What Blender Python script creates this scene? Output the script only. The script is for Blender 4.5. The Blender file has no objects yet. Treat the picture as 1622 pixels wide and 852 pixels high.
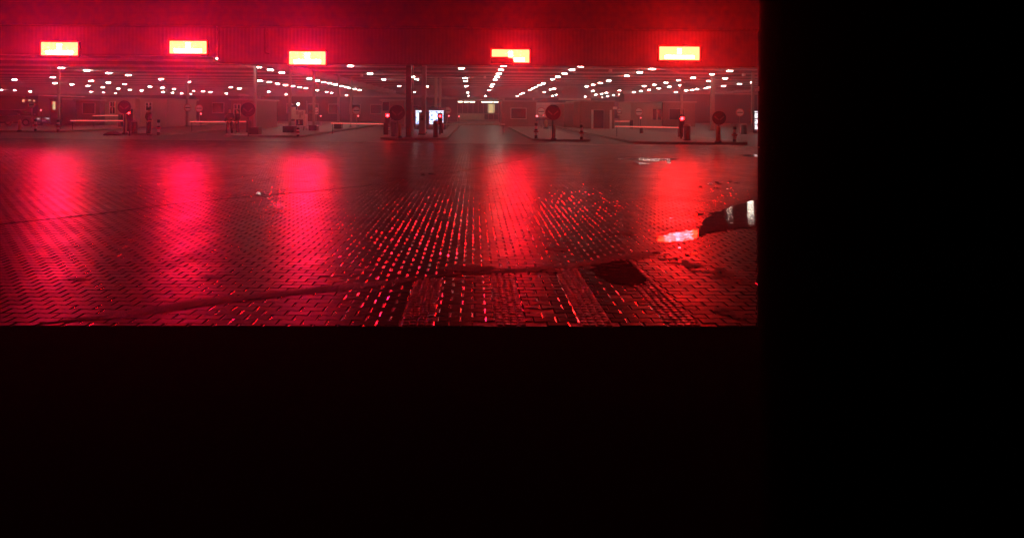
import bpy, bmesh, math, random
import numpy as np
from mathutils import Vector, Matrix
random.seed(7); rng = np.random.default_rng(7)
C = bpy.context.scene.collection
scene = bpy.context.scene
PI = math.pi

# ---------------- camera, world, exposure ----------------
F = 867.0; CX, CY = 752.0, 175.0; H = 1.75; TILT = 0.0078     # focal length in photo pixels, axis point, eye height, roll
cam_d = bpy.data.cameras.new('camera'); cam = bpy.data.objects.new('camera', cam_d); C.objects.link(cam)
cam_d.sensor_width = 36; cam_d.lens = F/1622*36
cam_d.shift_x = (811-CX)/1622; cam_d.shift_y = -(426-CY)/1622
cam_d.clip_end = 2000; cam_d.clip_start = 0.02
cam.location = (0, 0, H)
cam.rotation_euler = (PI/2, 0, 0)
cam.rotation_mode = 'XYZ'
cam.matrix_world = Matrix.Translation((0, 0, H)) @ Matrix.Rotation(PI/2, 4, 'X') @ Matrix.Rotation(math.atan(TILT), 4, 'Z')
scene.camera = cam
world = bpy.data.worlds.new('World'); scene.world = world; world.use_nodes = True
wn = world.node_tree.nodes; bg = wn['Background']
sky = wn.new('ShaderNodeTexSky'); sky.sky_type = 'NISHITA'; sky.sun_disc = False
sky.sun_elevation = math.radians(-8); sky.sun_rotation = math.radians(200)
world.node_tree.links.new(sky.outputs[0], bg.inputs[0]); bg.inputs[1].default_value = 0.02      # deep night
scene.view_settings.view_transform = 'Standard'; scene.view_settings.look = 'None'
scene.view_settings.exposure = 0; scene.view_settings.gamma = 1; scene.view_settings.use_curve_mapping = False
cy = scene.cycles
cy.use_denoising = True; cy.max_bounces = 5; cy.diffuse_bounces = 2; cy.glossy_bounces = 3; cy.volume_bounces = 0
cy.transmission_bounces = 3; cy.caustics_reflective = False; cy.caustics_refractive = False
cy.sample_clamp_indirect = 3; cy.use_light_tree = True

SIGN_R, SIGN_G, SIGN_B = 315.0, 1.15, 0.42
LAMP = 85.0
BLOOM_D, BLOOM_G = 0.0037, 0.79

# ---------------- photo <-> place ----------------
cs, sn = math.cos(math.atan(TILT)), math.sin(math.atan(TILT))
def ray(px, py):
    u, v = (px-CX)/F, -(py-CY)/F
    return Vector((u*cs - v*sn, 1.0, u*sn + v*cs))
def W(px, py, Y):
    d = ray(px, py); return Vector((d.x*Y, Y, H + d.z*Y))
def G(px, py, z=0.0):
    d = ray(px, py); t = (z-H)/d.z; return Vector((d.x*t, t, z))
def dist(px, py): return G(px, py).y
def m(px_len, Y): return px_len*Y/F

# ---------------- materials ----------------
def new_mat(name):
    mt = bpy.data.materials.new(name); mt.use_nodes = True
    return mt, mt.node_tree.nodes, mt.node_tree.links, mt.node_tree.nodes['Principled BSDF']
def mat(name, col, rough=0.6, metal=0.0, var=0.25, scale=4.0, bump=0.0, bscale=60, coat=0.0, spec=0.5):
    mt, n, l, b = new_mat(name)
    tc = n.new('ShaderNodeTexCoord'); nz = n.new('ShaderNodeTexNoise')
    nz.inputs['Scale'].default_value = scale; nz.inputs['Detail'].default_value = 6
    l.new(tc.outputs['Object'], nz.inputs['Vector'])
    mx = n.new('ShaderNodeMix'); mx.data_type = 'RGBA'
    mx.inputs[6].default_value = tuple(c*(1-var) for c in col)+(1,)
    mx.inputs[7].default_value = tuple(min(1, c*(1+var)) for c in col)+(1,)
    l.new(nz.outputs['Fac'], mx.inputs[0]); l.new(mx.outputs[2], b.inputs['Base Color'])
    mr = n.new('ShaderNodeMapRange'); mr.inputs[3].default_value = max(0.03, rough*0.75); mr.inputs[4].default_value = min(1, rough*1.25)
    l.new(nz.outputs['Fac'], mr.inputs[0]); l.new(mr.outputs[0], b.inputs['Roughness'])
    b.inputs['Metallic'].default_value = metal; b.inputs['Coat Weight'].default_value = coat
    b.inputs['Specular IOR Level'].default_value = spec
    if bump:
        nb = n.new('ShaderNodeTexNoise'); nb.inputs['Scale'].default_value = bscale; nb.inputs['Detail'].default_value = 5
        l.new(tc.outputs['Object'], nb.inputs['Vector'])
        bp = n.new('ShaderNodeBump'); bp.inputs['Strength'].default_value = bump; bp.inputs['Distance'].default_value = 0.01
        l.new(nb.outputs['Fac'], bp.inputs['Height']); l.new(bp.outputs[0], b.inputs['Normal'])
    return mt
def emit(name, col, strength, pattern=None):
    mt, n, l, b = new_mat(name)
    b.inputs['Base Color'].default_value = (0.02, 0.02, 0.02, 1)
    b.inputs['Emission Color'].default_value = tuple(col)+(1,)
    b.inputs['Emission Strength'].default_value = strength
    return mt
M = {}
M['fascia'] = mat('fascia_metal', (0.48, 0.42, 0.42), 0.5, 0.0, 0.15, 1.2)
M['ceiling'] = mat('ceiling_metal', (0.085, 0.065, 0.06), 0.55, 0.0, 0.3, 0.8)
M['steel_dark'] = mat('dark_painted_steel', (0.035, 0.03, 0.03), 0.4, 0.0, 0.3, 6)
M['steel_grey'] = mat('grey_painted_steel', (0.32, 0.29, 0.27), 0.45, 0.0, 0.2, 5)
M['steel_pale'] = mat('pale_painted_steel', (0.55, 0.52, 0.48), 0.45, 0.0, 0.2, 5)
M['asphalt'] = mat('damp_asphalt', (0.075, 0.066, 0.057), 0.45, 0.0, 0.45, 0.7, 0.5, 25)
M['concrete'] = mat('island_concrete', (0.27, 0.235, 0.20), 0.6, 0.0, 0.35, 1.1, 0.3, 18)
M['kerb'] = mat('kerb_stone', (0.33, 0.29, 0.25), 0.55, 0.0, 0.3, 3)
M['bed'] = mat('wet_joint_sand', (0.018, 0.014, 0.012), 0.5, 0.0, 0.5, 20, 0.6, 120)
M['brick'] = mat('brown_booth_wall', (0.21, 0.115, 0.085), 0.6, 0.0, 0.3, 3)
M['booth_pale'] = mat('beige_booth_wall', (0.44, 0.34, 0.27), 0.6, 0.0, 0.2, 3)
M['wall_dark'] = mat('dark_render_wall', (0.05, 0.032, 0.028), 0.7, 0.0, 0.4, 0.5)
M['glass'] = mat('dark_window_glass', (0.012, 0.012, 0.014), 0.12, 0.0, 0.2, 2)
M['frame_white'] = mat('white_window_frame', (0.7, 0.66, 0.6), 0.5, 0, 0.1, 5)
M['white'] = mat('white_sign_paint', (0.8, 0.78, 0.74), 0.4, 0, 0.1, 5)
M['truck'] = mat('white_trailer_skin', (0.55, 0.5, 0.48), 0.4, 0, 0.15, 1)
M['red_paint'] = mat('red_reflective_paint', (0.5, 0.02, 0.03), 0.4, 0, 0.2, 5)
M['black'] = mat('black_paint', (0.02, 0.018, 0.018), 0.4, 0, 0.3, 8)
M['cream'] = mat('cream_bollard_paint', (0.48, 0.38, 0.22), 0.5, 0, 0.3, 5)
M['sign_blue'] = mat('dark_blue_sign_face', (0.006, 0.012, 0.04), 0.9, 0, 0.2, 5, spec=0.1)
M['arrow'] = mat('unlit_grey_arrow_marks', (0.10, 0.095, 0.12), 0.6, 0, 0.2, 5)  # white arrows toned down to grey; their lack of light is in the colour
M['rubber'] = mat('black_rubber', (0.02, 0.02, 0.02), 0.7, 0, 0.3, 12, 0.3, 40)
M['car_silver'] = mat('grey_car_paint', (0.22, 0.21, 0.22), 0.3, 0.3, 0.1, 2, coat=0.6)
M['car_dark'] = mat('black_car_paint', (0.02, 0.02, 0.025), 0.25, 0.2, 0.2, 2, coat=0.6)
M['rim'] = mat('alloy_rim', (0.35, 0.34, 0.34), 0.35, 0.8, 0.1, 5)
M['skin'] = mat('skin', (0.45, 0.27, 0.2), 0.55, 0, 0.1, 8)
M['cloth_dark'] = mat('dark_jacket_cloth', (0.015, 0.013, 0.018), 0.85, 0, 0.3, 20)
M['cloth_blue'] = mat('dark_denim', (0.02, 0.022, 0.035), 0.85, 0, 0.3, 20)
M['hair'] = mat('dark_hair', (0.015, 0.01, 0.008), 0.7, 0, 0.3, 30)
M['wood'] = mat('warm_wood_door', (0.32, 0.17, 0.09), 0.5, 0, 0.3, 2)
M['paper'] = mat('notice_paper', (0.7, 0.66, 0.52), 0.6, 0, 0.25, 6)
M['lamp'] = emit('lamp_diffuser', (1.0, 0.84, 0.70), LAMP)
M['sign_yellow'] = emit('sign_lit_face', (1.0, SIGN_G/SIGN_R, SIGN_B/SIGN_R), SIGN_R)
M['red_lens'] = emit('red_signal_lens', (1.0, 0.006, 0.009), 75)
M['red_small'] = emit('small_red_lens', (1.0, 0.10, 0.12), 14)
M['arm_red'] = emit('red_barrier_led', (1.0, 0.16, 0.13), 1.5)
M['arm_white'] = mat('white_barrier_paint', (0.75, 0.68, 0.62), 0.45, 0, 0.1, 5)
M['screen'] = None
M['hall_lamp'] = emit('hall_tube', (1.0, 0.9, 0.65), 10)
M['hall_window'] = emit('hall_bright_window', (1.0, 0.82, 0.38), 0.75)
M['green_lamp'] = emit('flood_lamp_lens', (0.85, 1.0, 0.62), 60)
M['head_lamp'] = emit('weak_head_lamp', (1, 0.9, 0.9), 0.6)

def screen_mat(name, white=False):
    mt, n, l, b = new_mat(name)
    tc = n.new('ShaderNodeTexCoord'); mp = n.new('ShaderNodeMapping'); l.new(tc.outputs['Object'], mp.inputs['Vector'])
    mp.inputs['Scale'].default_value = (3.2, 1, 9)
    nz = n.new('ShaderNodeTexNoise'); nz.inputs['Scale'].default_value = 1.6; nz.inputs['Detail'].default_value = 2
    l.new(mp.outputs[0], nz.inputs['Vector'])
    cr = n.new('ShaderNodeValToRGB'); e = cr.color_ramp.elements
    if white:
        e[0].position = 0.40; e[0].color = (0.05, 0.05, 0.06, 1); e[1].position = 0.47; e[1].color = (1, 0.97, 1, 1)
    else:
        e[0].position = 0.38; e[0].color = (0.03, 0.08, 0.5, 1); e[1].position = 0.5; e[1].color = (0.5, 0.66, 1, 1)
        e2 = cr.color_ramp.elements.new(0.62); e2.color = (1, 1, 1, 1)
    l.new(nz.outputs['Fac'], cr.inputs[0]); l.new(cr.outputs[0], b.inputs['Emission Color'])
    b.inputs['Emission Strength'].default_value = 2.2; b.inputs['Base Color'].default_value = (0.02, 0.02, 0.02, 1)
    return mt
M['screen'] = screen_mat('lit_advert_screen'); M['screen_white'] = screen_mat('lit_white_panel', True)

# wet pavers
def wet(name, col, r0, r1, bump, bdist, bscale, spec=0.5, vscale=1.3):
    mt, n, l, b = new_mat(name)
    tc = n.new('ShaderNodeTexCoord')
    nz = n.new('ShaderNodeTexNoise'); nz.inputs['Scale'].default_value = vscale; nz.inputs['Detail'].default_value = 7; nz.inputs['Roughness'].default_value = 0.62
    l.new(tc.outputs['Object'], nz.inputs['Vector'])
    mr = n.new('ShaderNodeMapRange'); mr.inputs[1].default_value = 0.32; mr.inputs[2].default_value = 0.68
    mr.inputs[3].default_value = r0; mr.inputs[4].default_value = r1
    l.new(nz.outputs['Fac'], mr.inputs[0]); l.new(mr.outputs[0], b.inputs['Roughness'])
    at = n.new('ShaderNodeAttribute'); at.attribute_name = 'tone'
    n2 = n.new('ShaderNodeTexNoise'); n2.inputs['Scale'].default_value = 90; n2.inputs['Detail'].default_value = 3
    l.new(tc.outputs['Object'], n2.inputs['Vector'])
    mx = n.new('ShaderNodeMix'); mx.data_type = 'RGBA'
    mx.inputs[6].default_value = tuple(c*0.55 for c in col)+(1,); mx.inputs[7].default_value = tuple(c*1.5 for c in col)+(1,)
    ad = n.new('ShaderNodeMath'); ad.operation = 'MULTIPLY_ADD'; ad.inputs[1].default_value = 0.5
    l.new(n2.outputs['Fac'], ad.inputs[0]); 
    sc_ = n.new('ShaderNodeMath'); sc_.operation = 'MULTIPLY'; sc_.inputs[1].default_value = 0.5
    l.new(at.outputs['Fac'], sc_.inputs[0]); l.new(sc_.outputs[0], ad.inputs[2])
    l.new(ad.outputs[0], mx.inputs[0]); l.new(mx.outputs[2], b.inputs['Base Color'])
    nb = n.new('ShaderNodeTexNoise'); nb.inputs['Scale'].default_value = bscale; nb.inputs['Detail'].default_value = 4
    l.new(tc.outputs['Object'], nb.inputs['Vector'])
    bp = n.new('ShaderNodeBump'); bp.inputs['Strength'].default_value = bump; bp.inputs['Distance'].default_value = bdist
    l.new(nb.outputs['Fac'], bp.inputs['Height']); l.new(bp.outputs[0], b.inputs['Normal'])
    b.inputs['Specular IOR Level'].default_value = spec
    return mt
M['paver'] = wet('wet_concrete_pavers', (0.022, 0.018, 0.017), 0.28, 0.41, 0.35, 0.004, 45, 0.03)
M['paver_edge'] = wet('wet_paver_arris', (0.03, 0.025, 0.024), 0.14, 0.20, 0.15, 0.002, 60, 0.35)
for q_ in M['paver_edge'].node_tree.nodes:
    if q_.type == 'BSDF_PRINCIPLED': q_.inputs['Specular IOR Level'].default_value = 1.0
M['sett'] = wet('wet_granite_setts', (0.10, 0.12, 0.08), 0.28, 0.42, 0.6, 0.004, 60, 0.5)
M['seam'] = wet('rough_asphalt_filling', (0.035, 0.075, 0.05), 0.5, 0.7, 1.0, 0.01, 70, 0.12)
def water_mat():
    mt, n, l, b = new_mat('standing_rain_water')
    b.inputs['Base Color'].default_value = (0.006, 0.005, 0.005, 1); b.inputs['Roughness'].default_value = 0.03
    b.inputs['IOR'].default_value = 1.33
    tc = n.new('ShaderNodeTexCoord'); mp = n.new('ShaderNodeMapping'); mp.inputs['Scale'].default_value = (4, 13, 1)
    l.new(tc.outputs['Object'], mp.inputs['Vector'])
    nb = n.new('ShaderNodeTexNoise'); nb.inputs['Scale'].default_value = 1.2; nb.inputs['Detail'].default_value = 2
    l.new(mp.outputs[0], nb.inputs['Vector'])
    bp = n.new('ShaderNodeBump'); bp.inputs['Strength'].default_value = 0.30; bp.inputs['Distance'].default_value = 0.006
    l.new(nb.outputs['Fac'], bp.inputs['Height']); l.new(bp.outputs[0], b.inputs['Normal'])
    return mt
M['water'] = water_mat()

# ---------------- object helpers ----------------
def link(o, parent=None):
    C.objects.link(o)
    if parent is not None: o.parent = parent
    return o
def tag(o, label, cat, group=None):
    o['label'] = label; o['category'] = cat
    if group: o['group'] = group
    return o
def thing(name, label, cat, loc, rz=0.0, group=None):
    o = bpy.data.objects.new(name, None); C.objects.link(o); o.empty_display_size = 0.2
    o.location = loc; o.rotation_euler = (0, 0, rz)
    return tag(o, label, cat, group)
def obj(name, bm, mt, parent=None, smooth=False, loc=None, label=None):
    me = bpy.data.meshes.new(name); bmesh.ops.recalc_face_normals(bm, faces=bm.faces[:]); bm.to_mesh(me); bm.free()
    for x in (mt if isinstance(mt, (list, tuple)) else [mt]): me.materials.append(x)
    if smooth: me.shade_smooth() if hasattr(me, 'shade_smooth') else None
    o = link(bpy.data.objects.new(name, me), parent)
    if loc is not None: o.location = loc
    if label: o['label'] = label
    return o
def struct(o): o['kind'] = 'structure'; return o
def box(bm, x0, x1, y0, y1, z0, z1, bev=0.0):
    r = bmesh.ops.create_cube(bm, size=1.0, matrix=Matrix.Translation(((x0+x1)/2, (y0+y1)/2, (z0+z1)/2)) @ Matrix.Diagonal((x1-x0, y1-y0, z1-z0, 1)))
    if bev:
        es = {e for v in r['verts'] for e in v.link_edges}
        bmesh.ops.bevel(bm, geom=list(es), offset=bev, segments=2, affect='EDGES', profile=0.6)
    return bm
def B(*a, **k):
    bm = bmesh.new(); return box(bm, *a, **k)
def lathe(bm, prof, seg=16, mtx=None):
    rings = []
    for r, z in prof:
        rings.append([bm.verts.new((r*math.cos(2*PI*i/seg), r*math.sin(2*PI*i/seg), z)) for i in range(seg)])
    for a, b in zip(rings, rings[1:]):
        for i in range(seg): bm.faces.new((a[i], a[(i+1) % seg], b[(i+1) % seg], b[i]))
    if prof[0][0] > 1e-4: bm.faces.new(rings[0][::-1])
    if prof[-1][0] > 1e-4: bm.faces.new(rings[-1])
    if mtx is not None: bmesh.ops.transform(bm, matrix=mtx, verts=[v for r in rings for v in r])
    return bm
def Lt(prof, seg=16, mtx=None):
    bm = bmesh.new(); return lathe(bm, prof, seg, mtx)
def tube(bm, p, q, r, seg=8):
    p, q = Vector(p), Vector(q); d = q-p
    mt = Matrix.Translation(p) @ d.to_track_quat('Z', 'Y').to_matrix().to_4x4()
    return lathe(bm, [(r, 0), (r, d.length)], seg, mt)
def T(p, q, r, seg=8):
    bm = bmesh.new(); return tube(bm, p, q, r, seg)
FACE = Matrix.Rotation(PI/2, 4, 'X')       # lathe axis turned towards the viewer's side (-Y)
def prism(bm, pts, z0, z1):
    a = [bm.verts.new((x, y, z0)) for x, y in pts]; b = [bm.verts.new((x, y, z1)) for x, y in pts]
    bm.faces.new(a[::-1]); bm.faces.new(b)
    for i in range(len(pts)):
        j = (i+1) % len(pts); bm.faces.new((a[i], a[j], b[j], b[i]))
    return bm
def dup(root, loc, label, rz=None):
    r = root.copy(); C.objects.link(r); r.location = loc; r['label'] = label
    if rz is not None: r.rotation_euler = (0, 0, rz)
    for ch in root.children:
        c = ch.copy(); C.objects.link(c); c.parent = r
        for g in ch.children:
            d = g.copy(); C.objects.link(d); d.parent = c
    return r

# ---------------- the ground ----------------
def cut_x(Y, z=0.0):     # X of the photo's right-hand limit at depth Y and height z
    u = (1200-CX)/F; v = ((z-H)/Y - u*sn)/cs
    return (u*cs - v*sn)*Y
def near_y(X):           # depth of the photo's lower limit on the ground at X
    lo, hi = 3.0, 6.0
    v = -(516-CY)/F
    for _ in range(30):
        mid = (lo+hi)/2
        u = (X/mid + v*sn)/cs
        if u*sn + v*cs + H/mid > 0: lo = mid
        else: hi = mid
    return lo
YN0, YN1 = near_y(-4.0), near_y(2.4)
YNs = (YN1-YN0)/6.4
def nearY(X): return YN0 + YNs*(X+4.0)
def edgeY(X): return 28.8 - 0.0685*X            # paving meets asphalt
def leftX(Y): return -0.90*Y - 0.8
# seam (filled trench) centre line, real ground coordinates
seam = [G(60, 513), G(180, 500), G(330, 478), G(470, 463), G(600, 449), G(700, 436), G(790, 431), G(880, 424), G(960, 413), G(1045, 399)]
def seamY(x):
    for a, b in zip(seam, seam[1:]):
        if a.x <= x <= b.x: return a.y + (b.y-a.y)*(x-a.x)/(b.x-a.x)
    return None
strips = [(-0.46, 0.26), (0.31, 0.25), (1.02, 0.26), (1.74, 0.27)]   # centre X, width: bands of small setts
hole = [G(935, 425), G(988, 413), G(1008, 428), G(1024, 448), G(985, 452), G(962, 444)]
def in_poly(x, y, P):
    r = False
    for i in range(len(P)):
        a, b = P[i], P[i-1]
        if (a[1] > y) != (b[1] > y) and x < (b[0]-a[0])*(y-a[1])/(b[1]-a[1])+a[0]: r = not r
    return r

def clip(P, f):            # Sutherland-Hodgman against f(x,y) >= 0 (linear f)
    out = []
    for i in range(len(P)):
        a, b = P[i-1], P[i]; fa, fb = f(*a), f(*b)
        if (fa >= 0) != (fb >= 0):
            t = fa/(fa-fb); out.append((a[0]+(b[0]-a[0])*t, a[1]+(b[1]-a[1])*t))
        if fb >= 0: out.append(tuple(b))
    return out
kx1, kx2 = cut_x(5.0), cut_x(30.0); ks = (kx2-kx1)/25.0
fR = lambda x, y: kx1 + ks*(y-5.0) - x
def quads_sheet(name, pts, z, mt):
    pts = clip(pts, fR)
    bm = bmesh.new(); bm.faces.new([bm.verts.new((x, y, z)) for x, y in pts]); return obj(name, bm, mt)
bed = [(leftX(4.4), nearY(leftX(4.4))), (cut_x(nearY(2.3)), nearY(2.3)), (cut_x(29), edgeY(cut_x(29))), (leftX(31), edgeY(leftX(31)))]
struct(quads_sheet('paving_bed', bed, -0.0048, M['bed']))

PW, PH, A_, GAP = 0.20, 0.10, 0.0055, 0.003
half = PW/2-GAP/2
def wv(x, side):           # edge of a bone-shaped paver; pinched in the middle
    ax = abs(x); t = 1 if ax <= 0.032 else (-1 if ax >= 0.068 else 1-2*(ax-0.032)/0.036)
    return (-PH/2 + 0.0016 + A_*t) * (1 if side < 0 else -1)
xs = [-half, -0.068, -0.032, 0.032, 0.068, half]
outline = np.array([(x, wv(x, -1)) for x in xs] + [(x, wv(x, 1)) for x in xs[::-1]])     # 12 points, ccw
def inset(P, d):
    P = np.asarray(P, float); n = len(P); out = []
    for i in range(n):
        a, b, c = P[i-1], P[i], P[(i+1) % n]
        e1 = (b-a)/max(1e-6, np.linalg.norm(b-a)); e2 = (c-b)/max(1e-6, np.linalg.norm(c-b))
        n1 = np.array((-e1[1], e1[0])); n2 = np.array((-e2[1], e2[0]))
        k = 1+n1@n2; out.append(b + d*(n1+n2)/max(0.5, k))
    return np.array(out)
RINGS_N = [(0, -0.008), (0.0006, -0.0052), (0.0030, -0.0039), (0.0098, -0.0004), (0.0115, 0.0)]
RINGS_F = [(0, -0.008), (0.0006, -0.0058), (0.0055, -0.0034), (0.0135, 0.0)]
fN = lambda x, y: y - nearY(x)
fE = lambda x, y: edgeY(x) - y
def crack_d(x, y):          # distance to the long crack further out
    best = 9
    for a, b in zip(crack, crack[1:]):
        d = b-a; t = max(0, min(1, ((x-a.x)*d.x+(y-a.y)*d.y)/(d.x**2+d.y**2)))
        best = min(best, math.hypot(x-a.x-t*d.x, y-a.y-t*d.y))
    return best
crack = [G(-10, 357), G(60, 349), G(150, 340), G(260, 325), G(400, 311), G(500, 303), G(590, 293)]
crack2 = [G(700, 277), G(760, 266), G(820, 254), G(870, 241)]
full_n, full_f, part = [], [], []
for k in range(int(4.0/PH), int(31.2/PH)):
    y = k*PH; x0, x1 = leftX(y), cut_x(y)+0.2
    off = 0.5*(k % 2)
    for i in range(int(x0/PW)-1, int(x1/PW)+2):
        x = (i+off)*PW
        if x < x0: continue
        c = [(x+sx*PW/2, y+sy*PH/2) for sx in (-1, 1) for sy in (-1, 1)]
        if all(fR(*p) < 0 for p in c) or all(fN(*p) < 0 for p in c) or all(fE(*p) < 0 for p in c): continue
        if y < 6.6:
            sy_ = seamY(x)
            near_side = sy_ is not None and y < sy_ - 0.05
            if near_side or (x > 2.0 and y < 6.0):
                cl = [s for s in strips if abs(x-s[0]) < s[1]/2+PW/2]
                if cl:
                    s = cl[0]; P = [(x+a, y+b) for a, b in outline]
                    if x < s[0]: P = clip(P, lambda X_, Y_: s[0]-s[1]/2-X_)
                    else: P = clip(P, lambda X_, Y_: X_-s[0]-s[1]/2)
                    if len(P) > 2 and not any(f(*p) < 0 for p in P for f in (fR, fN)):
                        w = max(p[0] for p in P)-min(p[0] for p in P)
                        if w > 0.03: part.append(P)
                    continue
            if in_poly(x, y, hole): continue
            if random.random() < 0.006 and y < 6.2: continue
        if any(f(*p) < 0 for p in c for f in (fR, fN, fE)):
            P = [(x+a, y+b) for a, b in outline]
            for f in (fR, fN, fE): P = clip(P, f)
            if len(P) > 2: part.append(P)
            continue
        (full_n if y < 11 else full_f).append((x, y))
V, L, S, TN = [], [], [], []
vo = 0
def batch(cen, rings):
    global vo
    cen = np.array(cen); n = len(cen); K = 12; R = len(rings)
    tmpl = np.concatenate([np.c_[outline+(inset(outline, d)-outline)*np.array((1, 0.25)), np.full(K, z)] for d, z in rings])       # R*K verts
    v = np.repeat(tmpl[None], n, 0)
    tilt = rng.normal(0, 1, (n, 2))*np.array((0.004, 0.009)); dz = rng.normal(0, 0.0006, n)
    # slow undulation of the bed, so the reflections wander
    X, Y_ = cen[:, 0], cen[:, 1]
    tilt[:, 0] += 0.002*np.sin(X*1.7+Y_*0.6)+0.0015*np.sin(X*4.1-Y_*1.3+1); tilt[:, 1] += 0.0025*np.sin(Y_*1.9+X*0.5)+0.002*np.sin(Y_*4.7+X*1.1)
    v[:, :, 2] *= rng.uniform(0.45, 1.45, n)[:, None]
    v[:, :, 2] += v[:, :, 0]*tilt[:, :1]+v[:, :, 1]*tilt[:, 1:]+dz[:, None]
    v[:, :, 0] += (cen[:, 0]+rng.normal(0, 0.0006, n))[:, None]; v[:, :, 1] += (cen[:, 1]+rng.normal(0, 0.0006, n))[:, None]
    f = []
    for r in range(R-1):
        for i in range(K):
            j = (i+1) % K; f.append([r*K+i, r*K+j, (r+1)*K+j, (r+1)*K+i])
    f = np.array(f).ravel(); top = np.arange((R-1)*K, R*K)
    loop = np.concatenate([f, top])
    size = np.array([4]*((R-1)*K)+[K])
    V.append(v.reshape(-1, 3)); L.append((loop[None]+(np.arange(n)*R*K)[:, None]+vo).ravel()); S.append(np.tile(size, n))
    TN.append(np.repeat(rng.random(n), R*K)); vo += n*R*K
batch(full_n, RINGS_N); batch(full_f, RINGS_F)
for P in part:
    P = np.array(P); rings = RINGS_N if P[0][1] < 11 else RINGS_F; K = len(P)
    ar = 0.5*sum(P[i-1][0]*P[i][1]-P[i][0]*P[i-1][1] for i in range(K))
    if abs(ar) < 2e-4: continue
    if ar < 0: P = P[::-1]
    vv = np.concatenate([np.c_[P, np.full(K, z)] if d == 0 else np.c_[P+(P.mean(0)-P)*min(0.2, d/0.06), np.full(K, z)] for d, z in rings])
    V.append(vv); R = len(rings); lo = []
    for r in range(R-1):
        for i in range(K):
            j = (i+1) % K; lo += [r*K+i, r*K+j, (r+1)*K+j, (r+1)*K+i]
    L.append(np.array(lo+list(range((R-1)*K, R*K)))+vo); S.append(np.array([4]*((R-1)*K)+[K])); TN.append(np.full(R*K, random.random())); vo += R*K
V = np.concatenate(V).astype(np.float32); L = np.concatenate(L).astype(np.int32); S = np.concatenate(S).astype(np.int32)
me = bpy.data.meshes.new('paving'); me.vertices.add(len(V)); me.vertices.foreach_set('co', V.ravel())
me.loops.add(len(L)); me.loops.foreach_set('vertex_index', L)
me.polygons.add(len(S)); me.polygons.foreach_set('loop_start', np.concatenate([[0], np.cumsum(S)[:-1]]).astype(np.int32))
me.update(calc_edges=True)
me.materials.append(M['paver']); me.materials.append(M['paver_edge'])
st_ = np.concatenate([[0], np.cumsum(S)[:-1]]); me.polygons.foreach_set('material_index', ((S == 4) & (V[L[st_], 1] < 11.3+rng.normal(0, 1.2, len(S)))).astype(np.int32)); me.polygons.foreach_set('use_smooth', np.zeros(len(S), bool))
at = me.attributes.new('tone', 'FLOAT', 'POINT'); at.data.foreach_set('value', np.concatenate(TN).astype(np.float32))
struct(link(bpy.data.objects.new('paving', me)))

# bands of small granite setts
def sett_mesh(cells, name, mt):
    bm = bmesh.new()
    for (x, y, w, d) in cells:
        n = 7; a0 = random.random()*6; rings = []
        for s, z in ((1.0, -0.015), (0.98, -0.003), (0.86, 0.0015), (0.5, 0.004)):
            rings.append([bm.verts.new((x+w/2*s*math.cos(a0+2*PI*i/n)*random.uniform(.92, 1.05), y+d/2*s*math.sin(a0+2*PI*i/n)*random.uniform(.92, 1.05), z+random.gauss(0, .0008))) for i in range(n)])
        for a, b in zip(rings, rings[1:]):
            for i in range(n): bm.faces.new((a[i], a[(i+1) % n], b[(i+1) % n], b[i]))
        bm.faces.new(rings[-1])
    return obj(name, bm, mt)
cells = []
for cx_, w_ in strips:
    y = nearY(cx_)+0.035
    ymax = (seamY(cx_) or 6.1)-0.05
    while y < ymax:
        k = 4
        for i in range(k):
            sx = cx_-w_/2+w_*(i+0.5)/k+random.gauss(0, .004)
            if sx < cut_x(y)-0.04 and not in_poly(sx, y, hole): cells.append((sx, y+random.gauss(0, .005), w_/k*0.98, 0.062))
        y += 0.06
struct(sett_mesh(cells, 'sett_band', M['sett']))

def ribbon(name, line, w, mt, z=0.004, lump=0.003, jag=0.25, ms=0.02):
    bm = bmesh.new(); pts = []
    for a, b in zip(line, line[1:]):
        n = max(2, int((b-a).length/ms))
        pts += [a+(b-a)*i/n for i in range(n)]
    pts.append(line[-1]); rows = []
    ph = random.random()*10
    for i, p in enumerate(pts):
        d = (pts[min(i+1, len(pts)-1)]-pts[max(0, i-1)]); d.z = 0; d.normalize(); nrm = Vector((-d.y, d.x, 0))
        t = i/len(pts); ww = w*(0.75+0.3*math.sin(t*9+ph)+0.2*math.sin(t*23+ph*2)); ww *= min(1, 0.3+8*t, 0.3+8*(1-t))
        row = []
        for j in range(7):
            s = -1+2*j/6
            q = p+nrm*(ww/2*s+(random.gauss(0, jag*w*0.12) if abs(s) == 1 else 0))
            zz = z+random.gauss(0, lump*0.5)+lump*(1-s*s) if abs(s) < 1 else -0.004
            if fR(q.x, q.y) < 0 or q.y < nearY(q.x): q.x = min(q.x, cut_x(q.y)); q.y = max(q.y, nearY(q.x))
            row.append(bm.verts.new((q.x, q.y, zz)))
        rows.append(row)
    for a, b in zip(rows, rows[1:]):
        for j in range(6): bm.faces.new((a[j], a[j+1], b[j+1], b[j]))
    return struct(obj(name, bm, mt))
ribbon('road_seam', seam, 0.25, M['seam'], 0.0015, 0.0025, 0.5)
ribbon('road_crack', crack, 0.06, M['seam'], 0.003, 0.004, 0.5)
ribbon('road_crack', crack2, 0.10, M['seam'], 0.003, 0.004, 0.5)

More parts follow.
